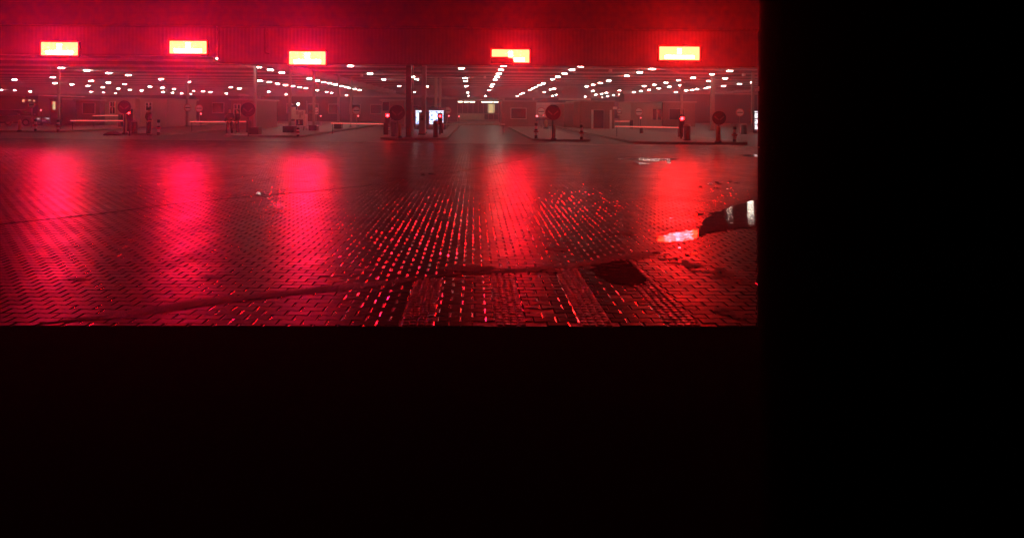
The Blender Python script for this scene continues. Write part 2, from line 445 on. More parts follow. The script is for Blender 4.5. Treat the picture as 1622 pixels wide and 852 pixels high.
def blob_sheet(name, pts, mt, z, jit=0.0, sub=4):
    P = [Vector(p) for p in pts]; out = []
    n = len(P)
    for i in range(n):
        p0, p1, p2, p3 = P[i-1], P[i], P[(i+1) % n], P[(i+2) % n]
        for k in range(sub):
            t = k/sub
            q = 0.5*((2*p1)+(p2-p0)*t+(2*p0-5*p1+4*p2-p3)*t*t+(3*p1-p0-3*p2+p3)*t**3)
            out.append((q.x+random.gauss(0, jit), q.y+random.gauss(0, jit)))
    for f in (fR, fN): out = clip(out, f)
    bm = bmesh.new(); bm.faces.new([bm.verts.new((x, y, z)) for x, y in out])
    bmesh.ops.triangulate(bm, faces=bm.faces[:])
    return struct(obj(name, bm, mt))
def gp(*a): return [G(x, y) for x, y in a]
blob_sheet('puddle', gp((1112, 352), (1132, 338), (1160, 327), (1190, 319), (1215, 314), (1225, 345), (1205, 358), (1160, 364), (1125, 369), (1108, 376), (1085, 382), (1048, 384), (1040, 378), (1055, 372), (1090, 366), (1108, 364)), M['water'], 0.006, 0.03, 8)
def speckle(px, py, w, h, n, z=0.006, name='puddle', mt='water', big=1.0):
    for i in range(n):
        x, y = px+random.gauss(0, w/3), py+random.gauss(0, h/3); a, b = random.uniform(2, 8)*big, random.uniform(.7, 2)*big
        pts = [(x+a*math.cos(t*PI/3)*random.uniform(.5, 1.2), y+b*math.sin(t*PI/3)*random.uniform(.5, 1.2)) for t in range(6)]
        blob_sheet(name, gp(*pts), M[mt], z+0.0004*(i % 7), 0.004*big, 4)
speckle(1140, 298, 46, 12, 9)
speckle(1085, 340, 60, 6, 4)
speckle(1030, 256, 100, 6, 5)
speckle(412, 309, 30, 6, 5)
speckle(680, 276, 26, 4, 3)
speckle(850, 431, 60, 8, 5)
speckle(1070, 402, 60, 14, 6)
blob_sheet('puddle', gp((978, 252), (990, 250), (1030, 251), (1075, 252), (1050, 255), (1000, 254)), M['water'], 0.006, 0.05)
blob_sheet('puddle', gp((1000, 259), (1010, 258), (1030, 259), (1015, 261)), M['water'], 0.006, 0.04)
blob_sheet('puddle', gp((1175, 246), (1190, 245), (1215, 247), (1190, 249)), M['water'], 0.006, 0.04)
blob_sheet('puddle', gp((935, 425), (960, 417), (990, 411), (1006, 425), (1025, 449), (990, 452), (962, 445)), M['water'], 0.004, 0.012, 6)
blob_sheet('dark_patch', gp((700, 424), (740, 421), (785, 424), (760, 430), (725, 430)), M['seam'], 0.005, 0.012)
for q_ in ((1072, 412), (1092, 420), (1118, 430), (1140, 440), (1170, 449)): speckle(q_[0], q_[1], 34, 8, 4, 0.003, 'dark_patch', 'seam', 1.9)
for q_ in ((1150, 493), (1165, 497)): speckle(q_[0], q_[1], 26, 8, 3, 0.0055, 'dark_patch', 'seam', 2.2)
speckle(905, 424, 60, 8, 6, 0.003, 'dark_patch', 'seam', 1.8)
for (a, b) in ((120, 442), (330, 439), (170, 403), (195, 412), (985, 370), (880, 395)):
    blob_sheet('dark_patch', gp((a-16, b), (a-6, b-2), (a+14, b-2), (a+20, b+1), (a+4, b+3)), M['seam'], 0.004, 0.006)

# asphalt lanes behind the paving
FARY = 135.0
bm = bmesh.new(); pts = [(leftX(31)-1, edgeY(leftX(31)-1)), (cut_x(28), edgeY(cut_x(28))), (cut_x(FARY), FARY), (-125, FARY)]
pts = clip(pts, fR)
bm.faces.new([bm.verts.new((x, y, -0.002)) for x, y in pts]); struct(obj('road', bm, M['asphalt']))
bm = bmesh.new(); xa, xb = leftX(31), cut_x(28)
prism(bm, [(xa, edgeY(xa)), (xb, edgeY(xb)), (xb, edgeY(xb)+0.16), (xa, edgeY(xa)+0.16)], -0.05, 0.006); struct(obj('edge_kerb', bm, M['kerb']))
IH = 0.13
def island(px0, px1, yf, yb, nose=0.9):
    a, b = G(px0, yf), G(px1, yf); x0, x1, Y0 = a.x, b.x, (a.y+b.y)/2
    x1 = min(x1, 99)
    def outl(i, yb_):
        n = 8; P = []
        r = min(nose, (x1-x0)/2-0.1)-i
        for k in range(n+1):
            t = PI+PI/2*k/n; P.append((x0+i+r+r*math.cos(t), Y0+i+r+r*math.sin(t)))
        for k in range(n+1):
            t = 1.5*PI+PI/2*k/n; P.append((x1-i-r+r*math.cos(t), Y0+i+r+r*math.sin(t)))
        P += [(x1-i, yb_), (x0+i, yb_)]
        return P
    P = outl(0, yb); Q = outl(0.16, yb)
    clipR = lambda pp: clip(pp, lambda x, y: kx1+ks*(y-5.0)-x)
    bm = bmesh.new(); prism(bm, clipR(P), -0.05, IH-0.004); bmesh.ops.bevel(bm, geom=[e for e in bm.edges if all(v.co.z > 0.1 for v in e.verts)], offset=0.02, segments=2, affect='EDGES')
    k = obj('island_kerb', bm, M['kerb']); struct(k)
    bm = bmesh.new(); prism(bm, clipR(Q), -0.02, IH); struct(obj('traffic_island', bm, M['concrete']))
island(597, 708, 222, 62)
island(846, 938, 224.5, 64)
island(1008, 1188, 229, 64)
island(343, 480, 218, 62)
island(150, 264, 214.5, 62)
island(-30, 102, 210, 62)

# ---------------- canopies ----------------
FY = 29.5; FT = 6.15
JX = -13.9                                         # where the lower west roof meets the higher east roof
def corrug(bm, x0, x1, y, z0, z1, pitch=0.2, dep=0.011, axis='x', thick=0.02):
    n = int(abs(x1-x0)/pitch); pr = []
    s = (x1-x0)/n
    for i in range(n):
        b = x0+i*s
        pr += [(b, 0), (b+s*0.35, 0), (b+s*0.5, dep), (b+s*0.85, dep)]
    pr.append((x1, 0))
    f = (lambda a, d, z: (a, y-d, z)) if axis == 'x' else (lambda a, d, z: (y+d, a, z))
    lo = [bm.verts.new(f(a, d, z0)) for a, d in pr]; hi = [bm.verts.new(f(a, d, z1)) for a, d in pr]
    for i in range(len(pr)-1): bm.faces.new((lo[i], lo[i+1], hi[i+1], hi[i]))
    return bm
XL = -32.0; XR = cut_x(FY, 5)
westc = thing('canopy_roof', 'long lower canopy roof over the left-hand lanes with corrugated front', 'canopy', (0, 0, 0))
eastc = thing('canopy_roof', 'higher canopy roof over the middle and right-hand lanes with corrugated front', 'canopy', (0, 0, 0))
def fascia(par, x0, x1, zb):
    bm = bmesh.new(); corrug(bm, x0, x1, FY, zb+0.06, FT-0.06)
    obj('fascia', bm, M['fascia'], par)
    bm = bmesh.new(); box(bm, x0, x1, FY-0.06, FY+0.12, FT-0.058, FT+0.02); box(bm, x0, x1, FY-0.05, FY+0.10, zb-0.02, zb+0.058)
    obj('edge_trim', bm, M['steel_grey'], par)
fascia(westc, XL, JX-0.02, 4.56); fascia(eastc, JX+0.02, XR, 4.17)
def ceiling(par, poly, z, name='ceiling'):
    bm = bmesh.new(); prism(bm, poly, z, z+0.25); obj(name, bm, M['ceiling'], par)
CB = 126.0
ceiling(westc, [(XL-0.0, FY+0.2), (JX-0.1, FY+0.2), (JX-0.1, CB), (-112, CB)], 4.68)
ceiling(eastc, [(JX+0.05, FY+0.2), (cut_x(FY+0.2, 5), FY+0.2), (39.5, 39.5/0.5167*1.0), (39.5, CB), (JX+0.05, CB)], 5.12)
for par, z, xa, zb in ((westc, 4.68, None, 0), (eastc, 5.12, 1, 0)):
    bm = bmesh.new()
    Y = FY+3
    while Y < CB:
        a, b = (max(-112, -0.9*Y-3), JX-0.12) if xa is None else (JX+0.08, min(39.4, cut_x(Y, 5)-0.02))
        box(bm, a, b, Y, Y+0.16, z-0.16, z-0.003); Y += 4.6
    obj('beam', bm, M['steel_grey'], par)
    bm = bmesh.new()                                # shallow ribs of the sheet ceiling
    Y = FY+0.6
    while Y < 75:
        a, b = (max(-112, -0.9*Y-3), JX-0.12) if xa is None else (JX+0.08, min(39.4, cut_x(Y, 5)-0.02))
        box(bm, a, b, Y, Y+0.05, z-0.05, z-0.002); Y += 0.55 if Y < 50 else 1.1
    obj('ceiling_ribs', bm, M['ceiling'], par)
bm = bmesh.new(); corrug(bm, FY+0.2, 96, JX, 4.56, 5.3, 0.45, 0.05, 'y'); obj('side_panel', bm, M['fascia'], westc)
bm = bmesh.new(); box(bm, JX-0.06, JX+0.1, FY+0.25, 96, 4.44, 4.558); obj('side_trim', bm, M['steel_grey'], westc)
bm = bmesh.new(); box(bm, 39.5, 39.7, 39.5/0.5167, CB, 4.75, 5.4); obj('side_trim', bm, M['fascia'], eastc)
# drainpipe on the fascia
bm = bmesh.new(); p = W(420, 60, FY-0.12); tube(bm, (p.x, FY-0.12, 4.75), (p.x, FY-0.12, 6.1), 0.05); tube(bm, (p.x, FY-0.12, 4.76), (p.x+0.25, FY-0.12, 4.70), 0.05)
for z in (4.95, 5.85): box(bm, p.x-0.07, p.x+0.07, FY-0.13, FY-0.02, z, z+0.05)
tag(obj('drainpipe', bm, M['steel_grey']), 'thin grey drainpipe down the corrugated front, above the third lit sign', 'drainpipe')

# ceiling strip lights ------------------------------------------------
westL = '''97.4,108.9 137.3,112.7 172.3,116.8 203.4,120 255.3,126.2 298.7,130.9 22.9,127 83.6,123.2 87.2,132.6 113.9,134.7 139.4,136.8 162.9,139.1 144.4,129.1 171.7,131.8 197.5,134.1 187,141.2 205.4,142.9 224.2,144.1 237.7,138.2 257.4,139.7 275.6,142 306.7,144.4 321.6,145.6 333.4,146.7 90.4,148.2 110.9,149.1 144.1,145.9 164,147 182.8,148.2 258.3,146.4 273.5,147.6 287.9,148.5 302.3,149.4 2,143.2 23.5,143.8 47.8,145.6 348.3,94.2 379.5,101 365.4,139.1 379.2,141.2 358.6,148.8 409.1,107.4 428.2,111.8 446.4,115.9 411.7,128.8 426.4,130.9 439.6,133.2 452.2,135.6 464.3,137.3 474.8,138.8 484.5,140.6 425.8,146.1 453.1,150 475.1,153.5 490.1,125.6 502.4,128.5 512.7,130.9 521.8,132.9 530.9,134.7 540.6,137 548.2,138.5 554.1,140.3 562,142 569.3,143.5 502.7,143.8 517.4,146.4 525.3,147.6 548.8,151.7'''
eastL = '''555.2,105.6 586.1,117.7 608.1,126.8 632.4,136.8 653.3,122.7 660,126.8 676.2,137.9 656.2,146.4 674.7,154 731,109.5 736.6,124.7 737.5,129.1 739,137.3 741,147.3 742.2,152.3 748.3,157 797.7,105.4 793.5,111.8 790,117.7 787.4,122.4 784.4,127.1 780.6,134.4 778.6,137.9 774.5,143.8 768.9,152.9 919.7,106.2 905.9,111.8 894.2,117.4 883.6,122.4 875.4,126.5 860.5,133.2 854.6,135.9 848.4,138.5 844,140.9 839.3,143.2 828.5,148.2 824.9,149.7 819.4,152.9 1058.8,104.2 1033.3,110.6 1013.4,115.9 992.8,121.2 964.3,128.8 950.5,132.4 939.4,135 929.4,137.9 877.8,141.2 872.5,142.6 862.2,146.4 881,150.8 875.1,152.3 1190.5,107.5 1156,113.6 1127.8,118.6 1097.6,124.1 1075.3,128.2 1054.7,131.8 1036.5,135 1020.4,137 981,144.1 960.2,147.6 952.6,149.4 943.8,150.5 939.1,144.7 927.4,153.8 1148.6,125.3 1123.1,129.1 1078.5,136.2 1060.3,138.2 1043,140.9 1028.3,143.2 1015.1,145 1004,146.7 991,148.8 982,150.3 972.3,151.4 962.6,153.2 953.5,154.7 1192,131.5 1171.2,134.1 1145.7,137.3 1122.8,139.1 1118,140.6 1104.3,142 1096.4,143.2 1087,144.4 1070.3,146.7 1059.7,148.2 1051.2,149.1 1038.3,150.8 1026.6,152.3 1016.3,152.3'''
lamp0 = None
def lamp_at(px, py, z, label, drop):
    global lamp0
    p = G(px, py, z)
    if lamp0 is None:
        lamp0 = thing('strip_light', label, 'ceiling light', (p.x, p.y, z), 0, 'strip lights under the canopy roofs')
        bm = bmesh.new(); box(bm, -0.32, 0.32, -0.13, 0.13, 0.055, 0.10, 0.012); box(bm, -0.05, 0.05, -0.05, 0.05, 0.101, 0.19); obj('housing', bm, M['steel_pale'], lamp0)
        bm = bmesh.new(); box(bm, -0.19, 0.19, -0.05, 0.05, 0.0, 0.052, 0.015); obj('diffuser', bm, M['lamp'], lamp0)
    else: dup(lamp0, (p.x, p.y, z), label)
ORD = ['nearest', 'second', 'third', 'fourth', 'fifth', 'sixth', 'seventh', 'eighth', 'ninth', 'tenth', 'eleventh', 'twelfth', 'thirteenth', 'fourteenth', 'fifteenth', 'sixteenth', 'seventeenth', 'eighteenth', 'nineteenth', 'twentieth', 'twenty-first', 'twenty-second', 'twenty-third', 'twenty-fourth', 'twenty-fifth', 'twenty-sixth', 'twenty-seventh', 'twenty-eighth', 'twenty-ninth', 'thirtieth', 'thirty-first', 'thirty-second', 'thirty-third', 'thirty-fourth', 'thirty-fifth', 'thirty-sixth']
for txt, z, side in ((westL, 4.50, 'left'), (eastL, 4.93, 'right')):
    L_ = []
    for t in txt.split():
        a, b = map(float, t.split(',')); p = G(a, b, z)
        if p.x < cut_x(p.y, 5)-0.35: L_.append((p.x, p.y, a, b))
    L_.sort(reverse=(side == 'left'))
    rows = []
    for q in L_:
        if rows and abs(q[0]-rows[-1][-1][0]) < 0.55 and abs(q[0]-rows[-1][0][0]) < 3.4: rows[-1].append(q)
        else: rows.append([q])
    for ri, row in enumerate(rows):
        row.sort(key=lambda q: q[1])
        rn = (ORD[ri] if ri else 'first')
        for k_, q in enumerate(row):
            lamp_at(q[2], q[3], z, 'white strip light, %s in the %s row %s of the corrugated roof step' % (ORD[k_], rn, side), 0)

# ---------------- lit signs on the fascia ----------------
def sign(px0, px1, py0, py1, label, notch=None, blue=22.0, green=5.0):
    white = emit('sign_lit_white_marks', (1.0, green/SIGN_R, blue*3.7/SIGN_R), SIGN_R)
    Y = FY-0.30
    a, b = W(px0, py1, Y), W(px1, py0, Y); cx_ = (a.x+b.x)/2; w = b.x-a.x; h = W((px0+px1)/2, py0, Y).z-W((px0+px1)/2, py1, Y).z; zc = W((px0+px1)/2, (py0+py1)/2, Y).z
    t = thing('lit_lane_sign', label, 'lit sign', (cx_, Y, zc), 0, 'lit signs on the canopy front')
    obj('cabinet', B(-w/2-0.05, w/2+0.05, 0.012, 0.2, -h/2-0.05, h/2+0.05, 0.01), M['steel_dark'], t)
    bm = bmesh.new()
    for sx in (-w*0.35, w*0.35): box(bm, sx-0.03, sx+0.03, 0.2, 0.30, -0.04, 0.04)
    obj('bracket', bm, M['steel_dark'], t)
    bm = bmesh.new()
    if notch:
        nx, nz = notch; pts = [(-w/2, h/2-nz*h), (-w*0.5+w*nx*0.75, h/2-nz*h), (-w*0.5+w*nx*0.8, h/2-nz*h-0.07), (-w*0.5+nx*w, h/2-nz*h-0.08), (-w*0.5+nx*w+0.05, -h/2), (w/2, -h/2), (w/2, h/2), (-w/2, h/2)]
    else: pts = [(-w/2, -h/2), (w/2, -h/2), (w/2, h/2), (-w/2, h/2)]
    lo = [bm.verts.new((x, 0.01, z)) for x, z in pts]; hi = [bm.verts.new((x, 0.0, z)) for x, z in pts]
    bm.faces.new(hi); bm.faces.new(lo[::-1])
    for i in range(len(pts)): bm.faces.new((lo[i], lo[(i+1) % len(pts)], hi[(i+1) % len(pts)], hi[i]))
    obj('lit_face', bm, M['sign_yellow'], t)
    bm = bmesh.new()
    for ang in (0.65, -0.65):
        r = bmesh.ops.create_cube(bm, size=1, matrix=Matrix.Translation((0, -0.006, h*0.16)) @ Matrix.Rotation(ang, 4, 'Y') @ Matrix.Diagonal((0.07, 0.008+abs(ang)*0.001*(ang > 0), h*0.42, 1)))
    obj('emblem', bm, white, t)
    x0 = -w*0.36 if not notch else -w/2+w*notch[0]+0.1
    obj('light_bar', B(x0, w*0.36, -0.008, -0.002, -h*0.38, -h*0.16), white, t)
sign(65, 123, 67.5, 88, 'leftmost glowing yellow lane sign on the canopy front')
sign(268.5, 327, 65.5, 85.5, 'glowing yellow lane sign high on the front, second from the left')
sign(458, 515.5, 82, 102.5, 'glowing yellow lane sign hanging right of the drainpipe')
sign(779, 838.5, 79, 99.3, 'glowing yellow lane sign with its lower left corner unlit', (0.56, 0.56), 12.0)
sign(1044.5, 1108, 74.5, 95.5, 'rightmost glowing yellow lane sign, mirrored in the puddle', None, 4.2, 9.0)

# ---------------- poles and columns ----------------
def column(px, pyb, w, ztop, label, mt='steel_grey', base=None, z0=IH):
    p = G(px, pyb, z0)
    t = thing('canopy_column', label, 'column', (p.x, p.y, z0), 0, 'columns carrying the canopy roofs')
    obj('shaft', B(-w/2, w/2, -w/2, w/2, 0, ztop-z0, 0.012), M[mt], t)
    if base:
        bw, bh = base; obj('plinth', B(-bw/2, bw/2, -bw/2, bw/2, 0.002, bh, 0.03), M['black'], t)
    else: obj('foot_plate', B(-w*.8, w*.8, -w*.8, w*.8, 0.001, 0.04), M['steel_dark'], t)
    return t
column(647, 218, 0.30, 5.1, 'thick dark column on the middle island', 'steel_dark')
column(404, 213, 0.16, 4.66, 'grey column on a square black plinth, nearest of the left roof edge', 'steel_grey', (0.62, 0.45))
column(459, 210, 0.16, 4.66, 'grey column on a black plinth beside the notice cabinet', 'steel_grey', (0.75, 0.45))
column(497, 207, 0.18, 4.66, 'grey column just right of the notice cabinet', 'steel_grey', (0.6, 0.4))
column(536, 204, 0.18, 4.66, 'grey column above the left end of the long red barrier', 'steel_grey', (0.6, 0.4))
column(556, 201, 0.18, 4.66, 'slim grey column behind the red barrier between the plinths', 'steel_grey')
column(296, 200, 0.16, 4.66, 'pale column behind the pair of round signs on the left', 'steel_grey')
column(1079.5, 203, 0.2, 5.1, 'slim column behind the right red signal', 'steel_grey')
column(1128, 207, 0.3, 5.1, 'broad grey column between the right booth and the round sign', 'steel_grey')
column(1192, 209, 0.2, 5.1, 'grey column at the right end beside the lit panel', 'steel_grey')
column(671, 211, 0.30, 5.1, 'pale square column behind the ticket pillar', 'steel_pale')
column(690, 200, 0.25, 5.1, 'far pale column above the advertising kiosk', 'booth_pale')
column(697, 199, 0.2, 5.1, 'farther slim column right of the kiosk top', 'booth_pale')
column(92.5, 204, 0.14, 4.66, 'faint grey column behind the parked cars', 'steel_grey')
p = G(653, 218, IH); tag(obj('thin_mast', T((p.x, p.y+0.2, IH), (p.x, p.y+0.2, 5.1), 0.03), M['steel_pale']), 'thin pale mast right beside the thick dark column', 'mast')

# ---------------- signals, barriers, bollards ----------------
def signal(px, py, Y, label, r=0.10, pole=True):
    c = W(px, py, Y)
    t = thing('traffic_signal', label, 'traffic signal', (c.x, c.y, 0.0), 0, 'red traffic signals')
    obj('pole', T((0, 0.1, 0.02), (0, 0.1, c.z+0.25), 0.045), M['steel_dark'], t)
    obj('housing', B(-0.16, 0.16, -0.02, 0.16, c.z-0.55, c.z+0.2, 0.03), M['black'], t)
    obj('lens', Lt([(r, 0.021), (r*0.8, 0.045), (r*0.3, 0.06)], 14, Matrix.Translation((0, 0, c.z)) @ FACE), M['red_lens'], t)
    bm = bmesh.new()
    for i in range(9):
        a0 = PI*i/9; a1 = PI*(i+1)/9
        q = [Vector((1.25*r*math.cos(a), y, c.z+1.25*r*math.sin(a))) for a, y in ((a0, -0.021), (a1, -0.021), (a1, -0.16), (a0, -0.16))]
        bm.faces.new([bm.verts.new(v) for v in q])
    obj('visor', bm, M['black'], t)
signal(204, 178.3, 33.5, 'glowing red signal at the left above the red barrier arms', 0.085)
signal(614, 183.3, 37, 'glowing red signal at the end of the long middle barrier', 0.10)
signal(697, 184.3, 36, 'glowing red signal in front of the lit advertising screen', 0.075)
signal(1080, 188, 33, 'glowing red signal at the right end beside the dark housing', 0.10)
def small_light(px, py, Y, label, r=0.045):
    c = W(px, py, Y)
    t = thing('small_red_lamp', label, 'lamp', (c.x, c.y, 0), 0, 'small far red lamps')
    obj('post', T((0, 0.06, 0.0), (0, 0.06, c.z+0.1), 0.03), M['steel_dark'], t)
    obj('lens', Lt([(r, 0), (r*0.7, 0.03), (0.0, 0.04)], 10, Matrix.Translation((0, 0, c.z)) @ FACE), M['red_small'], t)
for a in [(65, 175, 50, 'small red lamp between the two parked cars'), (104, 175.5, 52, 'small red lamp by the far dark van'), (318, 180.5, 50, 'small red lamp under the pair of round signs'),
          (184, 178, 50, 'small red lamp left of the left signal'), (424, 182.5, 52, 'small red lamp under the round sign before the notice cabinet'), (430, 182.5, 52, 'small red lamp, right one of the pair under a round sign'),
          (508, 184, 52, 'small red lamp among the left columns'), (567.5, 184, 52, 'small red lamp under the round sign by the middle barrier'), (711, 184, 54, 'small red lamp right of the kiosk'),
          (727, 185, 60, 'small red lamp beside the glazed hall'), (861, 183, 70, 'small red lamp at the back of the white trailer'), (1015, 187, 58, 'small red lamp under the round sign on the pale booth')]: small_light(*a)

def housing(px, pyt, pyb, wpx, label):
    p = G(px, pyb, IH); Y = p.y; h = m(pyb-pyt, Y); r = m(wpx, Y)/2
    t = thing('barrier_housing', label, 'barrier housing', p, 0, 'dark round-topped barrier housings')
    obj('body', Lt([(r*1.08, 0), (r*1.08, 0.06), (r, 0.08), (r, h*0.84)], 18), M['steel_dark'], t, True)
    obj('cap', Lt([(r*1.04, h*0.842), (r*1.02, h*0.9), (r*0.8, h*0.97), (r*0.35, h)], 18), M['steel_grey'], t, True)
    return p, h
housing(623.5, 190, 216.5, 9, 'dark round-topped housing left of the thick dark column')
housing(690, 191, 217.5, 8.5, 'dark round-topped housing in front of the lit screen')
housing(1088, 196, 222.5, 10.5, 'wide dark round-topped housing on the right island')
housing(213, 190, 212, 8, 'dark housing right of the left red signal')
housing(898+280, 196, 212.5, 9, 'short brown bin-like housing beside the right round sign')
housing(1016, 202, 211, 5.5, 'short far housing under the lit right barrier')
def barrier(px0, py0, px1, py1, Y, label, lit=True, th=0.045):
    a, b = W(px0, py0, Y), W(px1, py1, Y)
    t = thing('lane_barrier', label, 'barrier', (b.x, b.y, b.z), 0, 'lowered lane barrier arms')
    bm = bmesh.new(); d = a-b; tube(bm, (0, 0, 0), d, th, 8); obj('arm', bm, M['arm_white'], t)
    if lit:
        bm = bmesh.new(); n = max(6, int(d.length/0.22))
        for i in range(n):
            s = d*(i+0.12)/n; e = d*(i+0.88)/n
            x0, x1 = sorted((s.x, e.x)); box(bm, x0, x1, -th-0.02, -th-0.002, (s.z+e.z)/2-0.02, (s.z+e.z)/2+0.02)
        obj('led_strip', bm, M['arm_red'], t)
    bm = box(bmesh.new(), -0.14, 0.14, -0.1, 0.14, -b.z+0.02, 0.10, 0.02); obj('post', bm, M['steel_dark'], t)
    bm = bmesh.new(); tube(bm, d*0.97, d*0.97+Vector((0, 0, -W(px0, py0, Y).z+0.02)), 0.02); obj('rest_leg', bm, M['steel_dark'], t)
barrier(112, 191.5, 206, 191.5, 39, 'long low red barrier arm at the left in front of the parked cars')
barrier(147, 183.5, 191, 183.3, 46, 'short upper red barrier arm behind the long left one')
barrier(301, 193.2, 394, 193, 38.5, 'red barrier arm passing behind the two people')
barrier(524, 195.5, 611, 196.8, 38, 'long glowing red barrier arm left of the middle island')
barrier(800, 197.4, 699, 197.0, 38.5, 'thin white barrier arm across the straight-ahead lane', False, 0.035)
barrier(974, 200.5, 1078, 202.5, 35.5, 'dotted red barrier arm across the right lane')
barrier(971, 192.5, 1000, 192.3, 55, 'far short barrier arm beside the pale right booth')

def bollard(px, pyt, pyb, wpx, label, z0=IH):
    p = G(px, pyb, z0); h = m(pyb-pyt, p.y); r = m(wpx, p.y)/2
    t = thing('cream_bollard', label, 'bollard', p, 0, 'cream bollards on the island noses')
    obj('post', Lt([(r, 0.05), (r, h*0.88), (r*0.85, h*0.95), (r*0.4, h)], 14), M['cream'], t, True)
    obj('base', Lt([(r*1.7, 0), (r*1.7, 0.05), (r*1.2, 0.12)], 14), M['black'], t)
    return p, h, r
def arrow_sign(px, py, rp, pyb, bol, label):
    p = G(px, pyb, IH); Y = p.y-0.25; c = W(px, py, Y); r = m(rp, Y)
    t = thing('direction_sign', label, 'road sign', (c.x, Y, IH), 0, 'big round direction signs on the island noses')
    cz = c.z-IH
    obj('pole', T((0, 0.05, 0), (0, 0.05, cz+r*0.5), 0.035), M['steel_dark'], t)
    obj('disc', Lt([(r, 0), (r, 0.02)], 28, Matrix.Translation((0, 0, cz)) @ FACE), M['sign_blue'], t)
    obj('rim', Lt([(r*1.04, -0.012), (r*1.04, -0.002), ], 28, Matrix.Translation((0, 0, cz)) @ FACE), M['steel_grey'], t)
    bm = bmesh.new()
    for s in (-1, 1):
        bmesh.ops.create_cube(bm, size=1, matrix=Matrix.Translation((s*r*0.38, -0.0235-0.001*s, cz-r*0.05)) @ Matrix.Rotation(s*0.85, 4, 'Y') @ Matrix.Diagonal((r*0.16, 0.005, r*0.75, 1)))
    obj('arrow_marks', bm, M['arrow'], t)
bollard(877, 198, 222, 6.2, 'cream bollard under the big round sign on the second island'); arrow_sign(876, 178.5, 12, 222, 0, 'big dark round sign on the second island, facing the paving')
bollard(1137.5, 200, 226.5, 6.6, 'cream bollard on the right island nose'); arrow_sign(1139, 187, 11, 226, 0, 'big dark round sign above the cream bollard of the right island')
bollard(633, 196, 219, 5.4, 'yellowish bollard between dark housing and thick column'); arrow_sign(629, 179, 12.5, 219, 0, 'big dark round sign left of the thick dark column')
bollard(198, 189, 213, 5.5, 'yellowish bollard under the left red signal'); arrow_sign(197, 170, 10.5, 213, 0, 'big dark round sign just above the left red signal')
bollard(31, 190, 209, 4.5, 'slim cream bollard before the grey parked car'); arrow_sign(393, 174, 11.5, 216, 0, 'big dark round sign left of the nearest plinthed column')
bollard(865, 190, 204, 5.5, 'short cream bollard left of the big round sign, farther back')
def striped(px, pyt, pyb, wpx, label):
    p = G(px, pyb, IH); h = m(pyb-pyt, p.y); r = m(wpx, p.y)/2
    t = thing('striped_post', label, 'marker post', p, 0, 'black and white striped marker posts')
    for i in range(5):
        obj('band', Lt([(r, h*i/5+0.001*(i > 0)), (r, h*(i+1)/5)], 12), M['black'] if i % 2 == 0 else M['white'], t)
    obj('cap', Lt([(r*1.15, h+0.001), (r*1.1, h+0.04), (r*0.4, h+0.07)], 12), M['steel_grey'], t)
    obj('collar', Lt([(r*1.25, h*0.40), (r*1.9, h*0.44), (r*1.9, h*0.48), (r*1.25, h*0.52)], 12), M['red_paint'], t)
for a in [(849, 195, 219.5, 4.6, 'striped post left of the big round sign on the second island'), (921, 198, 221.5, 4.4, 'striped post at the right end of the second island'),
          (1163.5, 201, 225, 5, 'striped post right of the right-hand cream bollard'), (251, 190, 214.5, 4.2, 'striped post right of the standing man in black'),
          (92, 190, 209, 3.8, 'striped post before the gap between the parked cars'), (56, 189, 208, 3.8, 'striped post before the grey car tail'),
          (472, 203, 216, 4.2, 'short striped post below the notice cabinet'), (630.5-15, 200, 208, 3, 'far striped post left of the middle island')]: striped(*a)

def round_sign(px, py, rp, Y, label, plate=False):
    c = W(px, py, Y); r = m(rp, Y)
    t = thing('round_sign', label, 'road sign', (c.x, Y, 0.0), 0, 'white round signs with a dark bar')
    obj('pole', T((0, 0.05, 0), (0, 0.05, c.z+r*0.6), 0.035), M['steel_grey'], t)
    obj('disc', Lt([(r, 0), (r, 0.02)], 24, Matrix.Translation((0, 0, c.z)) @ FACE), M['white'], t)
    bm = bmesh.new(); n = 24
    for i in range(n):
        a0, a1 = 2*PI*i/n, 2*PI*(i+1)/n
        bm.faces.new([bm.verts.new((q*r*math.cos(a), -0.023, c.z+q*r*math.sin(a))) for q, a in ((0.99, a0), (0.99, a1), (0.84, a1), (0.84, a0))])
    obj('ring', bm, M['red_paint'], t)
    obj('bar', B(-r*0.72, r*0.72, -0.026, -0.022, c.z-r*0.09, c.z+r*0.09), M['black'], t)
    if plate: obj('plate', B(-r*0.7, r*0.7, -0.02, 0.0, c.z-r*1.7, c.z-r*1.2), M['white'], t)
for a in [(297.5, 171, 6, 48, 'round white sign, left one of the pair behind the left barrier'), (315.5, 172, 6, 48, 'round white sign, right one of the pair behind the left barrier'),
          (421, 174, 6.2, 47, 'round white sign left of the notice cabinet'), (501, 174.5, 4, 60, 'small far round sign between the left columns', True),
          (564.5, 175.5, 6.4, 47, 'round white sign above the long glowing barrier'), (709, 175.3, 6, 50, 'round white sign right of the lit advertising screen'),
          (857.5, 177, 6.6, 52, 'round white sign in front of the white trailer'), (981, 176, 4.2, 62, 'small far round sign with a plate below, by the booth corner', True),
          (1012, 177.5, 6.6, 50, 'round white sign in front of the pale right booth'), (1172, 178.5, 6.6, 46, 'rightmost round white sign against the dark wall'),
          (50, 166, 5.6, 46, 'faint round sign above the grey parked car')]: round_sign(*a)

